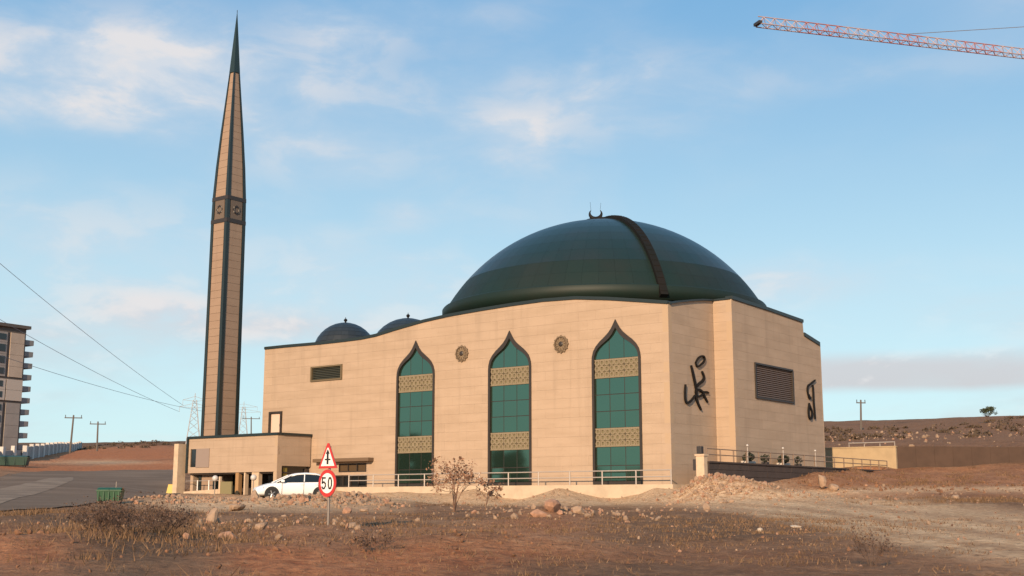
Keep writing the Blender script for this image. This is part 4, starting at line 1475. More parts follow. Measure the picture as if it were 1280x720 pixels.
# white fence wall running away from the block
fw = empty('fence_wall', at(34, 572, 176), 'long off-white fence wall with pillars running away along the far road', 'fence')
fa, fb = at(30, 573, 170), at(101, 564.5, 333)
k = 16
for i in range(k):
    t0, t1 = (i / k), ((i + 1) / k)
    a = fa + (fb - fa) * t0; c = fa + (fb - fa) * t1
    a[2] = hz1(a[0], a[1]) - .2; c[2] = hz1(c[0], c[1]) - .2
    tdir = (c - a); tdir[2] = 0; L = np.linalg.norm(tdir); tdir /= L; nd = np.array([tdir[1], -tdir[0], 0])
    b = MB(); b.hexa([a, c, c + nd * .2, a + nd * .2, a + ZV * 2.05, c + ZV * 2.05, c + nd * .2 + ZV * 2.05, a + nd * .2 + ZV * 2.05]); b.build('wall_panel', mat('grey fence infill', (.30, .27, .25), .8), fw)
    b = MB(); b.box(a + nd * .1 + ZV * 1.15, (2.2, .55, 2.3), (tdir, nd, ZV)); b.build('pillar', FENCEW, fw)
b = MB()
fe = at(-60, 572, 150)
fw2 = empty('fence_wall', (fe + fa) / 2, 'near stretch of off-white fence behind the dark green container, at the foot of the apartment block', 'fence')
for i in range(6):
    a = fe + (fa - fe) * (i / 6); c = fe + (fa - fe) * ((i + 1) / 6)
    a[2] = hz1(a[0], a[1]) - .2; c[2] = hz1(c[0], c[1]) - .2
    tdir = (c - a); tdir[2] = 0; L = np.linalg.norm(tdir); tdir /= L; nd = np.array([tdir[1], -tdir[0], 0])
    b = MB(); b.hexa([a, c, c - nd * .2, a - nd * .2, a + ZV * 1.7, c + ZV * 1.7, c - nd * .2 + ZV * 1.7, a - nd * .2 + ZV * 1.7]); b.build('wall_panel', mat('grey fence infill', (.30, .27, .25), .8), fw2)
    b = MB(); b.box(a + ZV * 1.15, (.7, .5, 2.3), (tdir, nd, ZV)); b.build('pillar', FENCEW, fw2)


# ------------------------------------------------------------------ containers
def container(c, w, dpt, h, rz, m, name, label, cat):
    t = empty(name, c, label, cat)
    u = np.array([math.cos(rz), math.sin(rz), 0]); v = np.array([-math.sin(rz), math.cos(rz), 0])
    c = np.array(c, float)
    b = MB()
    b.hexa([c + u * a * w * .46 + v * e * dpt * .44 + ZV * .15 for a, e in ((-1, -1), (1, -1), (1, 1), (-1, 1))] +
           [c + u * a * w * .5 + v * e * dpt * .5 + ZV * h * .86 for a, e in ((-1, -1), (1, -1), (1, 1), (-1, 1))])
    b.build('body', m, t, bevel=.02)
    for k_ in range(5):
        b = MB(); b.box(c + u * (-.42 + .21 * k_) * w - v * dpt * .495 + ZV * h * .5, (.05, .07, h * .62), (u, v, ZV)); b.build('rib', m, t)
    b = MB(); b.box(c + ZV * h * .88, (w * 1.05, dpt * 1.05, .05), (u, v, ZV)); b.build('rim', m, t)
    for sg in (-1, 1):
        b = MB()
        pts = [(-dpt * .5, .0), (-dpt * .25, h * .13), (dpt * .25, h * .15), (dpt * .5, .02)]
        for (y0, z0), (y1, z1) in zip(pts[:-1], pts[1:]):
            cu = c + u * sg * w * .245 + ZV * (h * .885)
            b.hexa([cu - u * w * .24 + v * y0 + ZV * z0, cu + u * w * .24 + v * y0 + ZV * z0, cu + u * w * .24 + v * y1 + ZV * z1, cu - u * w * .24 + v * y1 + ZV * z1,
                    cu - u * w * .24 + v * y0 + ZV * (z0 + .04), cu + u * w * .24 + v * y0 + ZV * (z0 + .04), cu + u * w * .24 + v * y1 + ZV * (z1 + .04), cu - u * w * .24 + v * y1 + ZV * (z1 + .04)])
        b.build('lid', m, t)
    for a in (-.4, .4):
        for e in (-.35, .35):
            b = MB(); q = c + u * a * w + v * e * dpt + ZV * .09
            b.lathe(q - u * .03, [(.09, 0), (.09, .06)], 10, u); b.build('caster', RUBBER, t)
    b = MB(); b.bar(c + u * w * .2 + v * .1 + ZV * h, c + u * w * .2 + v * .1 + ZV * (h + .35), .025); b.build('handle', STEEL, t)
    return t


p = ground(137.5, 60)
container((p[0], p[1], p[2] - .02), 1.16, .9, .74, .12, GREENB, 'waste_container', 'bright green two-lid waste container standing on the road edge beside pale gravel', 'container')
p = ground(8, 150)
container((p[0], p[1], p[2] - .1), 5.2, 2.0, 1.3, .2, DGREEN, 'skip', 'wide dark green skip before the off-white fence at the left edge', 'skip')
p = ground(215, 112)
t = empty('barrier', p, 'small yellow concrete barrier by the road left of the annex pier', 'barrier')
b = MB(); b.hexa([p + np.array(v) for v in ((-.5, -.3, -.1), (.5, -.3, -.1), (.5, .3, -.1), (-.5, .3, -.1), (-.35, -.12, .85), (.35, -.12, .85), (.35, .12, .85), (-.35, .12, .85))]); b.build('block', YELLOWP, t, bevel=.03)


# ------------------------------------------------------------------ car
def build_car():
    cx, cy = at(366, 625, 66.3)[:2]
    rz = math.radians(200)          # heading left and slightly towards the camera
    fw_ = np.array([math.cos(rz), math.sin(rz), 0]); lf = np.array([-math.sin(rz), math.cos(rz), 0])
    zf = hz1(*(np.array([cx, cy]) + fw_[:2] * 1.3)); zr_ = hz1(*(np.array([cx, cy]) - fw_[:2] * 1.3))
    g0 = max(zf, zr_) * .5 + (zf + zr_) * .25 + .02
    o = np.array([cx, cy, g0])
    root = empty('parked_car', o, 'white hatchback parked in front of the annex beside the rubble', 'car')
    Q_ = lambda x, y, z: o + fw_ * x + lf * y + ZV * z

    def loft(stations, name, m, parent, smooth=True, sub=1):
        b = MB()
        k = len(stations[0][1])
        vs = []
        for x, ring in stations:
            for y, z in ring: vs.append(Q_(x, y, z))
            for y, z in ring[::-1]: vs.append(Q_(x, -y, z))
        kk = 2 * k
        fs = []
        for i in range(len(stations) - 1):
            for j in range(kk):
                fs.append((i * kk + j, i * kk + (j + 1) % kk, (i + 1) * kk + (j + 1) % kk, (i + 1) * kk + j))
        fs.append(tuple(range(kk))[::-1]); fs.append(tuple((len(stations) - 1) * kk + j for j in range(kk)))
        b.add(vs, fs)
        ob = b.build(name, m, parent, smooth=smooth)
        if sub:
            sm = ob.modifiers.new('sub', 'SUBSURF'); sm.levels = sub; sm.render_levels = sub
        return ob

    def low(x, hw, zs, zb, bow=1.0):
        # sill, lower side, waist, shoulder, top centre
        return (x, [(hw * .86, zs), (hw * .97, zs + .10), (hw * 1.0, (zs + zb) * .52), (hw * .97, zb - .10), (hw * .90, zb - .015), (hw * .5, zb + .01 * bow), (0.02, zb + .02 * bow)])
    body = loft([low(2.10, .58, .30, .58), low(2.04, .70, .24, .66), low(1.85, .80, .22, .74), low(1.45, .86, .20, .86), low(.95, .88, .19, .945), low(.4, .885, .19, .97),
                 low(-.4, .885, .19, .985), low(-1.1, .88, .20, 1.0), low(-1.6, .86, .22, 1.01), low(-1.9, .82, .26, .99), low(-2.02, .72, .32, .90)], 'body', CARW, root)
    # cabin: glass house, then roof and pillars
    cab = [(1.02, .66, .93, .95), (.62, .64, .95, 1.14), (.22, .60, .96, 1.32), (-.1, .585, .96, 1.40), (-.6, .58, .97, 1.435), (-1.1, .575, .98, 1.41), (-1.5, .57, .98, 1.33), (-1.78, .58, .97, 1.12), (-1.93, .60, .93, .98)]
    st = []
    for x, hwt, zb, zt in cab:
        st.append((x, [(.80, zb - .03), (.795, zb), (.80 + (hwt - .80) * .5, (zb + zt) / 2), (hwt + .02, zt - .03), (hwt - .08, zt), (0.02, zt + .02)]))
    loft(st, 'cabin_glass', DGLASS, root, sub=0)
    rst = [(x, [(hwt + .055, zt - .06), (hwt + .03, zt - .005), (hwt - .08, zt + .025), (.3, zt + .04), (.02, zt + .045)]) for x, hwt, zb, zt in cab if -1.75 < x < .3]
    rst = [(x, [(a, z) for a, z in r] + []) for x, r in rst]
    b = MB(); k = 9
    vs = []
    for x, r in rst:
        full = r + [(-a, z) for a, z in r[::-1]][1:]
        full = r + [(-a, z) for a, z in r[::-1]]
        for y, z in full: vs.append(Q_(x, y, z))
    kk = len(full)
    fs = [(i * kk + j, i * kk + j + 1, (i + 1) * kk + j + 1, (i + 1) * kk + j) for i in range(len(rst) - 1) for j in range(kk - 1)]
    b.add(vs, fs)
    rf = b.build('roof', CARW, root, smooth=True)
    so = rf.modifiers.new('sol', 'SOLIDIFY'); so.thickness = .03
    for sg in (1, -1):
        # pillars
        for (xa, za, ya, xb, zb, yb, r) in ((1.05, .93, .80, .20, 1.33, .63, .035), (-.45, .97, .81, -.5, 1.42, .62, .03), (-1.45, .99, .80, -1.55, 1.30, .60, .12), (-1.85, .97, .77, -1.68, 1.20, .60, .07)):
            b = MB(); b.bar(Q_(xa, ya * sg, za), Q_(xb, yb * sg, zb), r, k=6); b.build('pillar', CARW, root)
        # door seams, handle, sill, mirror
        for x in (.75, -.42, -1.2):
            b = MB(); b.tube([Q_(x, .865 * sg, .93), Q_(x, .893 * sg, .6), Q_(x + .02, .885 * sg, .3)], .010, 4); b.build('door_seam', BLACKP, root)
        for x in (-.25, -1.02):
            b = MB(); b.bar(Q_(x, .885 * sg, .82), Q_(x - .18, .885 * sg, .82), .018, k=6); b.build('door_handle', CARW, root)
        b = MB(); b.box(Q_(.72, .93 * sg, 1.0), (.18, .16, .13), (fw_, lf, ZV)); b.build('mirror', CARW, root, bevel=.03)
        b = MB(); b.hexa([Q_(1.98, .50 * sg, .56), Q_(1.72, .80 * sg, .60), Q_(1.66, .78 * sg, .70), Q_(1.95, .48 * sg, .66), Q_(2.02, .50 * sg, .58), Q_(1.76, .83 * sg, .62), Q_(1.69, .80 * sg, .72), Q_(1.99, .48 * sg, .68)]); b.build('headlight', CLEARL, root)
        b = MB(); b.hexa([Q_(-1.98, .56 * sg, .78), Q_(-1.72, .84 * sg, .78), Q_(-1.70, .82 * sg, 1.0), Q_(-1.92, .56 * sg, 1.0), Q_(-2.02, .57 * sg, .80), Q_(-1.76, .87 * sg, .80), Q_(-1.73, .85 * sg, .99), Q_(-1.95, .57 * sg, .99)]); b.build('tail_light', REDL, root)
        for x in (1.28, -1.30):
            b = MB(); b.lathe(Q_(x, .62 * sg, .335), [(.385, 0), (.385, .272 - .0)], 24, lf * sg); wa = b.build('wheel_arch', BLACKP, root)
            b = MB(); b.lathe(Q_(x, .70 * sg, .315), [(.20, .0), (.30, .0), (.318, .03), (.318, .17), (.30, .205), (.215, .21)], 24, lf * sg); wh = b.build('wheel', RUBBER, root, smooth=False)
            b = MB(); b.lathe(Q_(x, .895 * sg, .315), [(.215, 0), (.215, .012), (.17, -.0)], 20, lf * sg)
            for q in range(5):
                a = q * 2 * math.pi / 5
                b.bar(Q_(x, .915 * sg, .315), Q_(x + .2 * math.cos(a), .915 * sg, .315 + .2 * math.sin(a)), .03, k=4)
            b.build('rim', ALLOY, wh)
    b = MB(); b.box(Q_(2.1, 0, .40), (.06, .9, .16), (fw_, lf, ZV)); b.build('grille', BLACKP, root)
    b = MB(); b.box(Q_(-2.03, 0, .62), (.03, .5, .11), (fw_, lf, ZV)); b.build('number_plate', SIGNW, root)


build_car()


# ------------------------------------------------------------------ road signs
def build_sign():
    g = ground(410, 30)
    o = np.array([g[0], g[1], 0])
    fa_ = math.radians(-132)          # face direction
    N_ = np.array([math.cos(fa_), math.sin(fa_), 0]); U = np.array([-N_[1], N_[0], 0])
    zc = at(410, 604, 30)[2]; zt0 = at(410, 586, 30)[2]; ztop = at(410, 554, 30)[2]
    root = empty('road_sign', g, 'round speed limit sign reading 50 under a red triangle sign on a thin post', 'road sign')
    b = MB(); b.bar(g - ZV * .3, o + ZV * (ztop - .08) , .032, k=8); b.build('post', STEEL, root)
    f0 = o + N_ * .05

    def poly(pts, d0, d1, name, m, parent):
        b = MB(); b.prism([f0 + U * a + ZV * z + N_ * d0 for a, z in pts], N_ * (d1 - d0)); return b.build(name, m, parent)
    circ = lambda r, k=40: [(r * math.cos(2 * math.pi * i / k), zc + r * math.sin(2 * math.pi * i / k)) for i in range(k)]
    disc = poly(circ(.335), 0, .012, 'disc', SIGNR, root)
    poly(circ(.245), .0125, .016, 'disc_face', SIGNW, disc)
    poly(circ(.330), -.012, -.002, 'disc_back', STEEL, disc)

    def strokes(lst, cx, cz, sc, w, parent, name):
        b = MB()
        for pts in lst:
            pp = [f0 + N_ * .02 + U * (cx + x * sc) + ZV * (cz + z * sc) for x, z in pts]
            for a, c in zip(pp[:-1], pp[1:]):
                t = (c - a); L = np.linalg.norm(t); t /= L
                sdd = np.cross(t, N_)
                b.box((a + c) / 2, (L + w * .9, w, .006), (t, sdd, N_))
        b.build(name, SIGNK, parent)
    five = [[(.8, 2), (0, 2), (-.05, 1.05), (.45, 1.22), (.85, .95), (.9, .45), (.6, .05), (.2, 0), (-.08, .28)]]
    zero = [[(.0, .6), (.0, 1.4), (.2, 1.9), (.45, 2), (.7, 1.9), (.9, 1.4), (.9, .6), (.7, .1), (.45, 0), (.2, .1), (.0, .6)]]
    strokes(five, -.175, zc - .13, .13, .040, disc, 'digit')
    strokes(zero, .055, zc - .13, .13, .040, disc, 'digit')
    zb = zt0 + .01
    Ht = ztop - zb
    hw = Ht * .58
    tri = [(-hw, zb), (hw, zb), (.03, ztop), (-.03, ztop)]
    tr = poly(tri, 0, .012, 'triangle', SIGNR, root)
    cz = zb + Ht / 3
    sc = .72
    poly([(a * sc, cz + (z - cz) * sc) for a, z in tri], .0125, .016, 'triangle_face', SIGNW, tr)
    poly([(a * .98, cz + (z - cz) * .98) for a, z in tri], -.012, -.002, 'triangle_back', STEEL, tr)
    # thick upright arrow crossed by a thinner road
    b = MB()
    for pts in ([(-.035, zb + .10), (.035, zb + .10), (.035, zb + .36), (-.035, zb + .36)], [(-.075, zb + .355), (.075, zb + .355), (0, zb + .47)], [(-.11, zb + .20), (.11, zb + .20), (.11, zb + .235), (-.11, zb + .235)]):
        off = .017 if len(pts) < 4 or pts[0][0] > -.1 else .0175
        b.prism([f0 + U * a + ZV * z + N_ * (off + .0005 * (len(pts) == 3)) for a, z in pts], N_ * .004)
    b.build('arrow', SIGNK, tr)
    for z in (zc + .2, zc - .2, zb + .15):
        b = MB(); b.box(o + N_ * .01 + ZV * z, (.14, .06, .03), (U, N_, ZV)); b.build('clamp', STEEL, root)


build_sign()


# ------------------------------------------------------------------ poles, pylons, cables
def t_pole(px, py0, py1, Y, label, lean=0.0, arm=1.6):
    a = at(px, py0, Y); c = at(px + lean, py1, Y)
    a[2] = hz1(a[0], a[1]) - .3
    t = empty('utility_pole', a, label, 'utility pole', 'wooden utility poles on the horizon')
    b = MB(); b.bar(a, c, .20, .15, k=7); b.build('mast', WOODP, t)
    d_ = np.array([1, .25, 0]); d_ /= np.linalg.norm(d_)
    q = c - ZV * .5
    b = MB(); b.bar(q - d_ * arm, q + d_ * arm, .10, k=5); b.build('crossarm', WOODP, t)
    for k in (-1, 0, 1):
        b = MB(); b.bar(q + d_ * arm * .9 * k, q + d_ * arm * .9 * k + ZV * .55, .07, k=6); b.build('insulator', DARKBOX, t)


t_pole(88, 556, 519, 230, 'leaning wooden T-shaped pole above the far end of the fence wall', lean=4)
t_pole(121.5, 557, 527, 250, 'upright wooden T-shaped pole on the far ridge, right of the leaning one', lean=1)
t_pole(1076, 531, 500, 215, 'thin wooden pole on the skyline right of the mosque', arm=.9)


def pylon(base, h, label, half=2.4, rz=.3, arm=5.0, levels=None):
    base = np.array(base, float)
    t = empty('pylon', base, label, 'pylon', 'steel lattice pylons')
    u = np.array([math.cos(rz), math.sin(rz), 0]); v = np.array([-u[1], u[0], 0])
    wz = lambda f: half * (1 - f) ** 1.0 * .9 + .32
    corner = lambda f, a, b_: base + u * a * wz(f) + v * b_ * wz(f) + ZV * h * f
    fr = [0, .2, .37, .52, .65, .76, .86, .95]
    for a, b_ in ((-1, -1), (1, -1), (1, 1), (-1, 1)):
        b = MB()
        for f0, f1 in zip(fr[:-1], fr[1:]):
            b.bar(corner(f0, a, b_), corner(f1, a, b_), .085, k=4)
        b.build('leg', PYLON, t)
    b = MB()
    cs = ((-1, -1), (1, -1), (1, 1), (-1, 1))
    for f0, f1 in zip(fr[:-1], fr[1:]):
        for i in range(4):
            p_, q_ = cs[i], cs[(i + 1) % 4]
            b.bar(corner(f0, *p_), corner(f1, *q_), .045, k=4)
            b.bar(corner(f0, *q_), corner(f1, *p_), .045, k=4)
    b.build('bracing', PYLON, t)
    tips = []
    for f, L in ([(q, arm) for q in levels] if levels else ((.95, arm * .8), (.82, arm))):
        b = MB()
        for sg in (-1, 1):
            e = base + u * sg * L + ZV * h * f
            b.bar(base + ZV * (h * f + .9), e, .06, k=4); b.bar(base + ZV * (h * f - .3), e, .06, k=4)
            b.bar(e, e - ZV * 1.3, .045, k=4)
            tips.append(e - ZV * 1.3)
        b.build('crossarm', PYLON, t)
    b = MB(); b.bar(base + ZV * h * .95, base + ZV * h * 1.08, .1, k=4); b.build('peak', PYLON, t)
    return tips


pb = at(241, 558, 300); pb[2] = hz1(pb[0], pb[1]) - .5
hp = at(241, 493, 300)[2] - pb[2]
tips1 = pylon(pb, hp / 1.06, 'lattice pylon just left of the minaret base', half=1.7, arm=3.6)
pb2 = at(303, 556, 400); pb2[2] = hz1(pb2[0], pb2[1]) - .5
hp2 = at(303, 503, 400)[2] - pb2[2]
pylon(pb2, hp2 / 1.06, 'far lattice pylon seen between the minaret and the mosque wall', half=1.6, arm=5.5)
# near pylon of the same line, outside the frame on the left
nb_ = np.array([-86.0, 112.0, 3.4])
n_at = [at(-300, 68, 112), at(-300, 216, 112), at(-300, 337, 112)]
nb_ = (n_at[0] * .34 + n_at[1] * .33 + n_at[2] * .33); nb_[0] -= 4.0; nb_[2] = hz1(nb_[0], nb_[1]) - .3
pylon(nb_, n_at[0][2] + 3.0 - nb_[2], 'large lattice pylon carrying the cables at the far left', half=3.2, rz=.1, arm=4.5, levels=[(q[2] + 1.3 - nb_[2]) / (n_at[0][2] + 3.0 - nb_[2]) for q in n_at])
for i, (a, c) in enumerate(zip(n_at, (tips1[0], tips1[2], tips1[3]))):
    b = MB()
    pts = []
    for k in range(25):
        t_ = k / 24
        pts.append(a + (c - a) * t_ - ZV * 1.6 * 4 * t_ * (1 - t_))
    b.tube(pts, .038, 4)
    o_ = b.build('power_cable', WIRE)
    tag(o_, ('uppermost thin power cable slanting down from the left edge to the far pylon', 'middle of the three thin power cables at the left, above the apartment roof', 'lowest thin power cable at the left, passing just behind the apartment roof line')[i], 'cable', 'power cables at the upper left')
# lower pole with a crossarm beside the annex roof
t_pole(314, 552, 521, 330, 'short pole with a wide crossarm behind the annex roof, right of the minaret', arm=2.4)

# ------------------------------------------------------------------ crane
cr = empty('tower_crane', at(1280, 66, 155) * np.array([1, 1, 0]), 'red and white lattice jib of a tower crane reaching in at the upper right', 'crane')
J0 = at(948, 26.5, 140)
J1 = at(1280, 66.5, 154.5)
jd = J1 - J0; jd[2] = (jd[2]) ; Lj = np.linalg.norm(jd); jd /= Lj
jn = np.cross(ZV, jd); jn /= np.linalg.norm(jn); ju = np.cross(jd, jn)
LJ = 62.0
hj, wj = 1.15, .62
bays = 40
nodes = lambda t: (J0 + jd * t - jn * wj - ju * hj * .45, J0 + jd * t + jn * wj - ju * hj * .45, J0 + jd * t + ju * hj * .55)
for ci in range(3):
    for sct in range(10):
        a_, c_ = LJ * sct / 10, LJ * (sct + 1) / 10
        b = MB(); b.bar(nodes(a_)[ci], nodes(c_)[ci], .075, k=5); b.build('chord', CRANER if sct % 2 else CRANEW, cr)
bA, bB = MB(), MB()
for i in range(bays):
    t0, t1 = LJ * i / bays, LJ * (i + 1) / bays
    tm = (t0 + t1) / 2
    n0, n1, nm = nodes(t0), nodes(t1), nodes(tm)
    b = bA if (i // 4) % 2 else bB
    for q in (0, 1):
        b.bar(n0[q], nm[2], .048, k=4); b.bar(nm[2], n1[q], .048, k=4)
    b.bar(n0[0], n0[1], .048, k=4); b.bar(n0[0], n1[1], .045, k=4)
bA.build('lattice', CRANER, cr, kind='stuff'); bB.build('lattice', CRANEW, cr, kind='stuff')
b = MB(); b.box(J0 - jd * .1 - ju * .3, (.45, 1.3, .35), (jd, jn, ju)); b.build('jib_end', DARKBOX, cr)
mt = J0 + jd * LJ; mt_top = mt + ZV * 7
b = MB()
q = J0 + jd * 16
b.bar(nodes(22)[2], mt_top, .045, k=4); b.bar(nodes(44)[2], mt_top, .045, k=4); b.build('tie_bar', STEEL, cr)
b = MB()
gz = hz1(mt[0], mt[1])
for a, c in ((-1, -1), (1, -1), (1, 1), (-1, 1)):
    b.bar((mt[0] + a, mt[1] + c, gz - .5), (mt[0] + a, mt[1] + c, mt[2]), .12, k=4)
    b.bar((mt[0] + a, mt[1] + c, mt[2]), mt_top, .1, k=4)
nb2 = int((mt[2] - gz) / 2)
for i in range(nb2):
    z0, z1 = gz + 2 * i, gz + 2 * i + 2
    cs = ((-1, -1), (1, -1), (1, 1), (-1, 1))
    for k in range(4):
        a, c = cs[k], cs[(k + 1) % 4]
        b.bar((mt[0] + a[0], mt[1] + a[1], z0), (mt[0] + c[0], mt[1] + c[1], z1), .06, k=4)
b.build('mast', CRANER, cr)
b = MB(); b.box(mt + jd * 7 + ZV * .2, (14, 1.2, .5), (jd, jn, ju)); b.build('counter_jib', CRANER, cr)
b = MB(); b.box(mt + jd * 12.5 - ZV * 1.2, (2.6, 1.4, 2.2), (jd, jn, ju)); b.build('counterweight', CONC, cr)
b = MB(); b.box(mt - jd * 1.8 - ZV * 1.4, (1.6, 1.6, 2.0), (jd, jn, ju)); b.build('cab', WHITE, cr)


# ------------------------------------------------------------------ rocks
def rock_mesh(seed, sub=2):
    rg = np.random.default_rng(seed)
    bm = bmesh.new()
    bmesh.ops.create_icosphere(bm, subdivisions=sub, radius=1)
    cuts = [(lambda v: v / np.linalg.norm(v))(rg.normal(size=3)) for _ in range(9)]
    dep = rg.uniform(.55, .85, 9)
    for v in bm.verts:
        p_ = np.array(v.co)
        for c, dd in zip(cuts, dep):
            e = p_ @ c - dd
            if e > 0: p_ -= c * e
        v.co = p_ * (1 + rg.uniform(-.04, .04))
    V = [tuple(v.co) for v in bm.verts]; bm.verts.index_update()
    F_ = [tuple(v.index for v in f.verts) for f in bm.faces]
    bm.free()
    return np.array(V), F_


ROCKS = [rock_mesh(100 + i) for i in range(7)]
LOW = [rock_mesh(200 + i, 1) for i in range(8)]


def rot3(rx, ry, rz):
    cx, sx, cy, sy, cz, sz = math.cos(rx), math.sin(rx), math.cos(ry), math.sin(ry), math.cos(rz), math.sin(rz)
    return np.array([[cz, -sz, 0], [sz, cz, 0], [0, 0, 1]]) @ np.array([[cy, 0, sy], [0, 1, 0], [-sy, 0, cy]]) @ np.array([[1, 0, 0], [0, cx, -sx], [0, sx, cx]])


def rock(px, Y, size, label, m=ROCK, tilt=0.0, k=0, sink=.3):
    g = ground(px, Y)
    V, F_ = ROCKS[k % 7]
    M = rot3(.2, tilt, k * 1.3)
    size = tuple(v * .82 for v in size)
    W_ = (V * np.array(size)) @ M.T + g + ZV * size[2] * (.75 - sink)
    b = MB(); b.add(W_, F_)
    tag(b.build('rock', m), label, 'rock', 'larger rocks lying in the foreground')


rock(266, 34, (.20, .2, .36), 'tall pointed pale rock standing alone left of the road sign', tilt=.5, k=1, sink=.15)
rock(284, 26, (.40, .3, .17), 'flat reddish rock lying below the tall pointed one', ROCKR, k=2)
rock(326, 29, (.26, .22, .18), 'pale grey angular rock midway between the pointed rock and the sign', tilt=.4, k=3)
rock(434, 46, (.28, .25, .26), 'rounded pink rock just right of the sign post', ROCKR, k=4)
rock(455, 48, (.25, .2, .18), 'small brown rock right of the rounded pink rock', k=5)
rock(690, 41, (.55, .4, .36), 'large brown rock outcrop in the middle foreground', ROCKR, k=6)
rock(672, 40, (.45, .35, .22), 'low brown slab of rock left of the large outcrop', ROCKR, k=0)
rock(724, 42, (.4, .3, .22), 'grey rock right of the large outcrop', k=1)
rock(883, 54, (.26, .24, .3), 'pale upright rock below the rubble heap', tilt=.3, k=2)
rock(1028, 84, (.5, .45, .85), 'tall pale boulder at the track edge right of the rubble heap', tilt=.15, k=3, sink=.1)
rock(1042, 84, (.55, .45, .45), 'low pale boulder beside the tall one at the track edge', k=4)
rock(1194, 74, (.34, .3, .34), 'single pale rock in the dark grass right of the track', k=5)
rock(950, 31, (.12, .11, .10), 'small white stone in the dark earth at lower right', mat('white stone', (.45, .36, .27), .9), k=6)
rock(994, 33, (.24, .16, .05), 'flat white piece of debris in the dark earth', mat('white stone', (.45, .36, .27), .9), k=0)
rock(198, 36, (.13, .13, .13), 'small bright white stone on the dark scrub left of the pointed rock', mat('white stone', (.45, .36, .27), .9), k=1, sink=.1)
rock(318, 64, (.4, .35, .5), 'big tan boulder beside the front of the white car', tilt=.2, k=2)
rock(295, 47, (.5, .4, .25), 'tan boulder at the lower end of the rubble by the car', k=3)

# gravel and rubble that nobody could count
CLOD = mat('earth clod', (0.20, 0.098, 0.052), 0.95, var=0.3, noise=0.5, nscale=4, col2=(0.10, 0.055, 0.034), bump=0.5)
b = MB()
zones = [(385, 58, 90, 3.5, 420, .07, .24), (440, 58, 50, 3.5, 140, .07, .22), (250, 64, 80, 5, 420, .06, .2), (905, 76, 60, 3.0, 520, .06, .26), (960, 74, 60, 3, 160, .05, .2),
         (640, 60, 500, 18, 300, .05, .16), (640, 30, 700, 10, 240, .02, .06), (300, 34, 180, 6, 260, .03, .14), (700, 43, 90, 4, 110, .05, .2), (1150, 80, 160, 10, 160, .06, .2), (1150, 165, 200, 30, 260, .10, .42),
         (640, 84, 260, 4, 240, .05, .16), (1000, 32, 200, 8, 80, .02, .06)]
NCL = len(zones)
zones += [(640, 28, 760, 12, 420, .015, .06), (500, 23, 320, 4, 160, .02, .08), (60, 23, 130, 4, 90, .02, .09), (640, 50, 700, 14, 260, .03, .10), (1150, 92, 200, 8, 260, .08, .25)]
pts = []
for zi, (px, Y, spx, sy, n_, s0, s1) in enumerate(zones):
    clod = zi >= NCL
    for _ in range(n_):
        pp = px + RNG.normal() * spx * .6
        yy = Y + RNG.normal() * sy * .6
        if yy < 12: continue
        pts.append(((pp - 640) / FPX * yy * CP, yy, s0 * (s1 / s0) ** (RNG.random() ** 2.2), 1.0 if clod else 0.0))
pts = np.array(pts)
zz_ = H(pts[:, 0], pts[:, 1])
rel = pts[:, :2] - CC[:2]
sv, nvv = rel @ DV[:2], rel @ NV[:2]
rmk = road_mask(pts[:, 0], pts[:, 1])
keep = ~((sv > -3.4) & (nvv > -2.3) & (nvv < 34)) & ~((sv > 35) & (nvv > -5)) & (rmk < .5)
for i in np.nonzero(keep)[0]:
    V, F_ = LOW[i % 8]
    s_ = pts[i, 2]
    M = rot3(*RNG.uniform(0, 6.28, 3))
    W_ = (V * np.array([s_, s_ * RNG.uniform(.6, 1), s_ * RNG.uniform(.45, .8)])) @ M.T + np.array([pts[i, 0], pts[i, 1], zz_[i] + s_ * .25])
    b.add(W_, F_, 2 if pts[i, 3] > 0 else (1 if RNG.random() < .3 else 0))
tag(b.build('rubble', [ROCK, ROCKR, CLOD], kind='stuff', fix=False), 'loose pale stones and rubble strewn over the earth')


# ------------------------------------------------------------------ dry plants
def twig_bush(c, h, spread, stems, m_list, name, label, cat, group=None, fine=5, r0=.02, tops=None, tsz=.05):
    t = empty(name, c, label, cat, group)
    b = MB(); tp = MB()
    c = np.array(c, float)

    def grow(p_, d_, L, r, lev):
        k = 3
        for i in range(k):
            d_ = d_ + RNG.normal(size=3) * .13
            d_ /= np.linalg.norm(d_)
            q_ = p_ + d_ * L / k
            b.bar(p_, q_, r, r * .8, k=3)
            r *= .82; p_ = q_
            if lev > 0 and i > 0:
                for _ in range(2):
                    dd = d_ + RNG.normal(size=3) * .55; dd[2] = abs(dd[2]) * .8 + .1; dd /= np.linalg.norm(dd)
                    grow(p_, dd, L * RNG.uniform(.4, .65), r * .7, lev - 1)
        if lev <= 1 and tops:
            for _ in range(tops):
                v = RNG.normal(size=3) * L * .22
                q_ = p_ + v
                a = RNG.normal(size=3) * tsz; e = RNG.normal(size=3) * tsz * .8
                tp.add([q_ - a, q_ + e, q_ + a, q_ - e], [(0, 1, 2, 3)])
    for i in range(stems):
        a = RNG.uniform(0, 6.28)
        d_ = np.array([math.cos(a) * spread, math.sin(a) * spread, 1.0]); d_ /= np.linalg.norm(d_)
        grow(c + np.array([math.cos(a), math.sin(a), 0]) * .08 * spread, d_, h * RNG.uniform(.45, .7), r0, 2)
    b.build('twigs', m_list[0], t, fix=False, kind='stuff')
    if tp.v: tp.build('seed_heads', m_list[1], t, fix=False, kind='stuff')
    return t


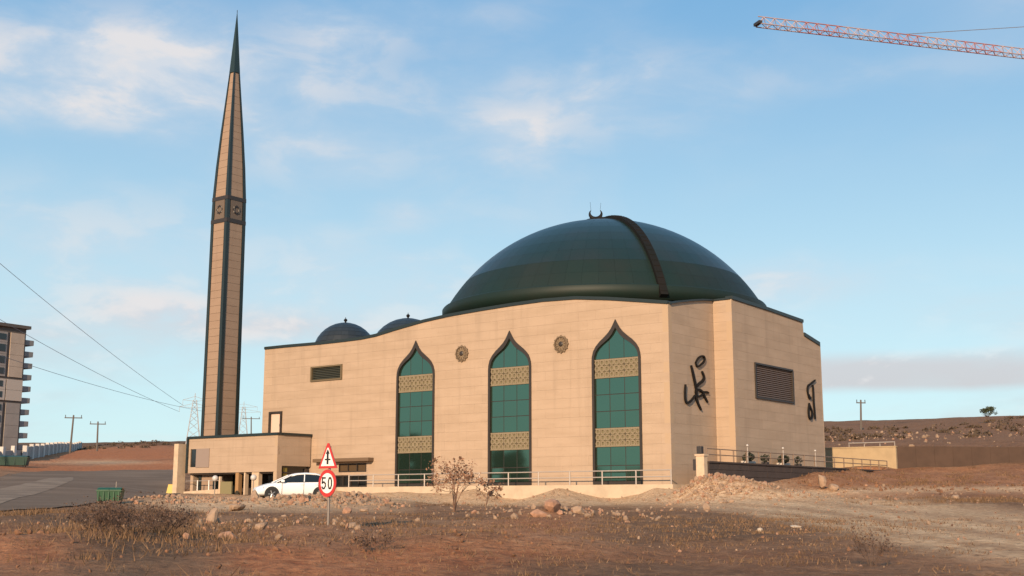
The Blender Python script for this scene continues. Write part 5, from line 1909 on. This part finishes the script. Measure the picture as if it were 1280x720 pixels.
g = ground(568, 50)
twig_bush(g - ZV * .05, 2.3, .18, 6, (TWIGL, TWIGL), 'dry_shrub', 'tall dry pinkish thistle shrub standing before the wall left of the middle window', 'dry shrub', tops=7, tsz=.035, r0=.028)
g = ground(606, 51)
twig_bush(g - ZV * .05, 1.6, .12, 2, (TWIGL, TWIGL), 'dry_shrub', 'thinner dry shrub close to the left edge of the middle window', 'dry shrub', tops=7, tsz=.03, r0=.022)
bl = [(120, 24, .55, 'leftmost dark dry bush at the lower left edge of the foreground'), (165, 23, .75, 'largest dark dry bush in the lower left foreground'), (205, 25, .6, 'dark dry bush right of the largest one at lower left'), (140, 30, .5, 'dark dry bush behind the largest one, near the road edge')]
for (px, Y, h, lab) in bl:
    g = ground(px, Y)
    twig_bush(g - ZV * .05, h * 1.25, .9, 34, (TWIG, TWIG), 'dry_bush', lab, 'dry bush', 'dark dry bushes in the lower left foreground', tops=2, tsz=.012, r0=.008)
g = ground(1090, 20)
twig_bush(g - ZV * .05, .6, .5, 9, (TWIG, TWIG), 'dry_bush', 'lone dark dry bush in front of the pale track at lower right', 'dry bush', tops=2, tsz=.012, r0=.008)
g = ground(470, 21)
twig_bush(g - ZV * .05, .45, .7, 10, (TWIG, TWIG), 'dry_bush', 'small dark dry bush on the red earth below the sign', 'dry bush', tops=2, tsz=.012, r0=.007)

# scrub on the hill crest, dark mounds on the skyline
lv = MB()
for k in range(180):
    if k < 90:
        px = RNG.uniform(1000, 1420); Y = RNG.uniform(150, 222)
    else:
        px = RNG.uniform(60, 235); Y = RNG.uniform(290, 345)
    gx_ = (px - 640) / FPX * Y * CP
    c_ = np.array([gx_, Y, hz1(gx_, Y) + .1])
    w__ = RNG.uniform(.4, 1.5)
    leaf_ball(lv, c_, w__, w__, w__ * .45, 34, .22)
tag(lv.build('hill_scrub', mat('brown scrub', (.085, .056, .034), .9, var=.35), kind='stuff', fix=False), 'low dark scrub dotted over the far hill and ridge')

# dry grass, one uncountable cover
n_g = 26000
gx, gy, gh = [], [], []
tuft = []
for (px, Y, spx, sy, n_, h) in [(80, 44, 190, 4, 2600, .30), (170, 27, 150, 6, 4200, .28), (640, 36, 700, 9, 7500, .16), (950, 34, 220, 10, 5000, .14), (1210, 76, 130, 6, 2600, .35), (1150, 100, 170, 7, 3800, .30),
                                (450, 30, 200, 8, 2200, .18), (640, 22, 600, 5, 3600, .14), (60, 115, 260, 5, 1400, .4), (560, 72, 160, 5, 900, .25)]:
    k = max(8, n_ // 18)
    cxs = px + RNG.normal(size=k) * spx * .6
    cys = Y + RNG.normal(size=k) * sy * .6
    for i in range(n_):
        j = RNG.integers(k)
        yy = cys[j] + RNG.normal() * .22
        if yy < 11: continue
        tuft.append(((cxs[j] - 640) / FPX * cys[j] * CP + RNG.normal() * .22, yy, h * .7 * RNG.uniform(.4, 1.2)))
tuft = np.array(tuft)
tz = H(tuft[:, 0], tuft[:, 1])
rmk = road_mask(tuft[:, 0], tuft[:, 1])
ok = rmk < .4
tuft, tz = tuft[ok], tz[ok]
nt = len(tuft)
ang = RNG.uniform(0, 6.28, nt)
w_ = 0.006 + tuft[:, 1] * .00022
lean = RNG.normal(size=(nt, 2)) * .45
base_ = np.stack([tuft[:, 0], tuft[:, 1], tz - .02], -1)
du = np.stack([np.cos(ang) * w_, np.sin(ang) * w_, np.zeros(nt)], -1)
tipp = base_ + np.stack([lean[:, 0] * tuft[:, 2], lean[:, 1] * tuft[:, 2], tuft[:, 2]], -1)
V = np.stack([base_ - du, base_ + du, tipp], 1).reshape(-1, 3)
me = bpy.data.meshes.new('dry_grass')
me.from_pydata(V.tolist(), [], np.arange(nt * 3).reshape(-1, 3).tolist())
me.materials.append(DGRASS)
o = bpy.data.objects.new('dry_grass', me); COL.objects.link(o)
tag(o, 'dry brown grass tufts over the rough earth', kind='stuff')


# ------------------------------------------------------------------ trees
def tree(c, h, cr_, label, m=LEAF, n=900, sz=.16, trunks=1, group=None, low=.35, full=False):
    c = np.array(c, float)
    t = empty('tree', c, label, 'tree', group)
    b = MB()
    lv = MB()
    for k in range(trunks):
        off = np.array([RNG.normal() * .25, RNG.normal() * .25, 0]) * (trunks > 1)
        p0_ = c + off - ZV * .2
        p1_ = c + off * 2 + ZV * h * low + np.array([RNG.normal() * .1, RNG.normal() * .1, 0])
        b.bar(p0_, p1_, h * .030, h * .020, k=7)
        for j in range(6):
            a = RNG.uniform(0, 6.28)
            q_ = p1_ + np.array([math.cos(a) * cr_ * .6, math.sin(a) * cr_ * .6, h * RNG.uniform(.15, .5)])
            b.bar(p1_, q_, h * .014, h * .005, k=5)
    for k in range(11 if not full else 22):
        v = RNG.normal(size=3); v /= np.linalg.norm(v)
        q_ = c + ZV * h * (.66 if not full else .48) + v * np.array([cr_ * .62, cr_ * .62, h * (.20 if not full else .36)]) * RNG.uniform(.6, 1.1)
        leaf_ball(lv, q_, cr_ * .42, cr_ * .42, h * .13, n // 11, sz)
    b.build('trunk', BARK, t)
    lv.build('crown', m, t, fix=False)


g = ground(1237, 205)
tree((g[0], g[1], g[2] - .2), 3.0, 1.7, 'small lone round tree on the hill crest at the far right', n=900, sz=.11, trunks=2)
# trees across the road to the left; the photograph shows them mirrored in the tall windows
for i, (x, y, h, r) in enumerate([(-84, 46, 4.5, 2.6), (-85, 60, 5.0, 2.4), (-84, 70, 7.0, 2.8), (-85, 76.5, 7.5, 3.0), (-84, 84, 9.5, 4.2), (-86, 91, 10.0, 4.6), (-84, 98, 9.0, 4.2)]):
    lab = ('smallest dark tree at the near end of the row across the road', 'low dark tree second from the near end of the row across the road', 'narrow dark tree third from the near end of the row across the road', 'dark tree in the middle of the row across the road', 'broad dark tree third from the far end of the row across the road', 'tallest dark tree second from the far end of the row across the road', 'broad dark tree at the far end of the row across the road')[i]
    tree((x, y, hz1(x, y) - .3), h, r, lab, n=1700, sz=.45, full=True, low=.2, group='trees across the road mirrored in the windows')
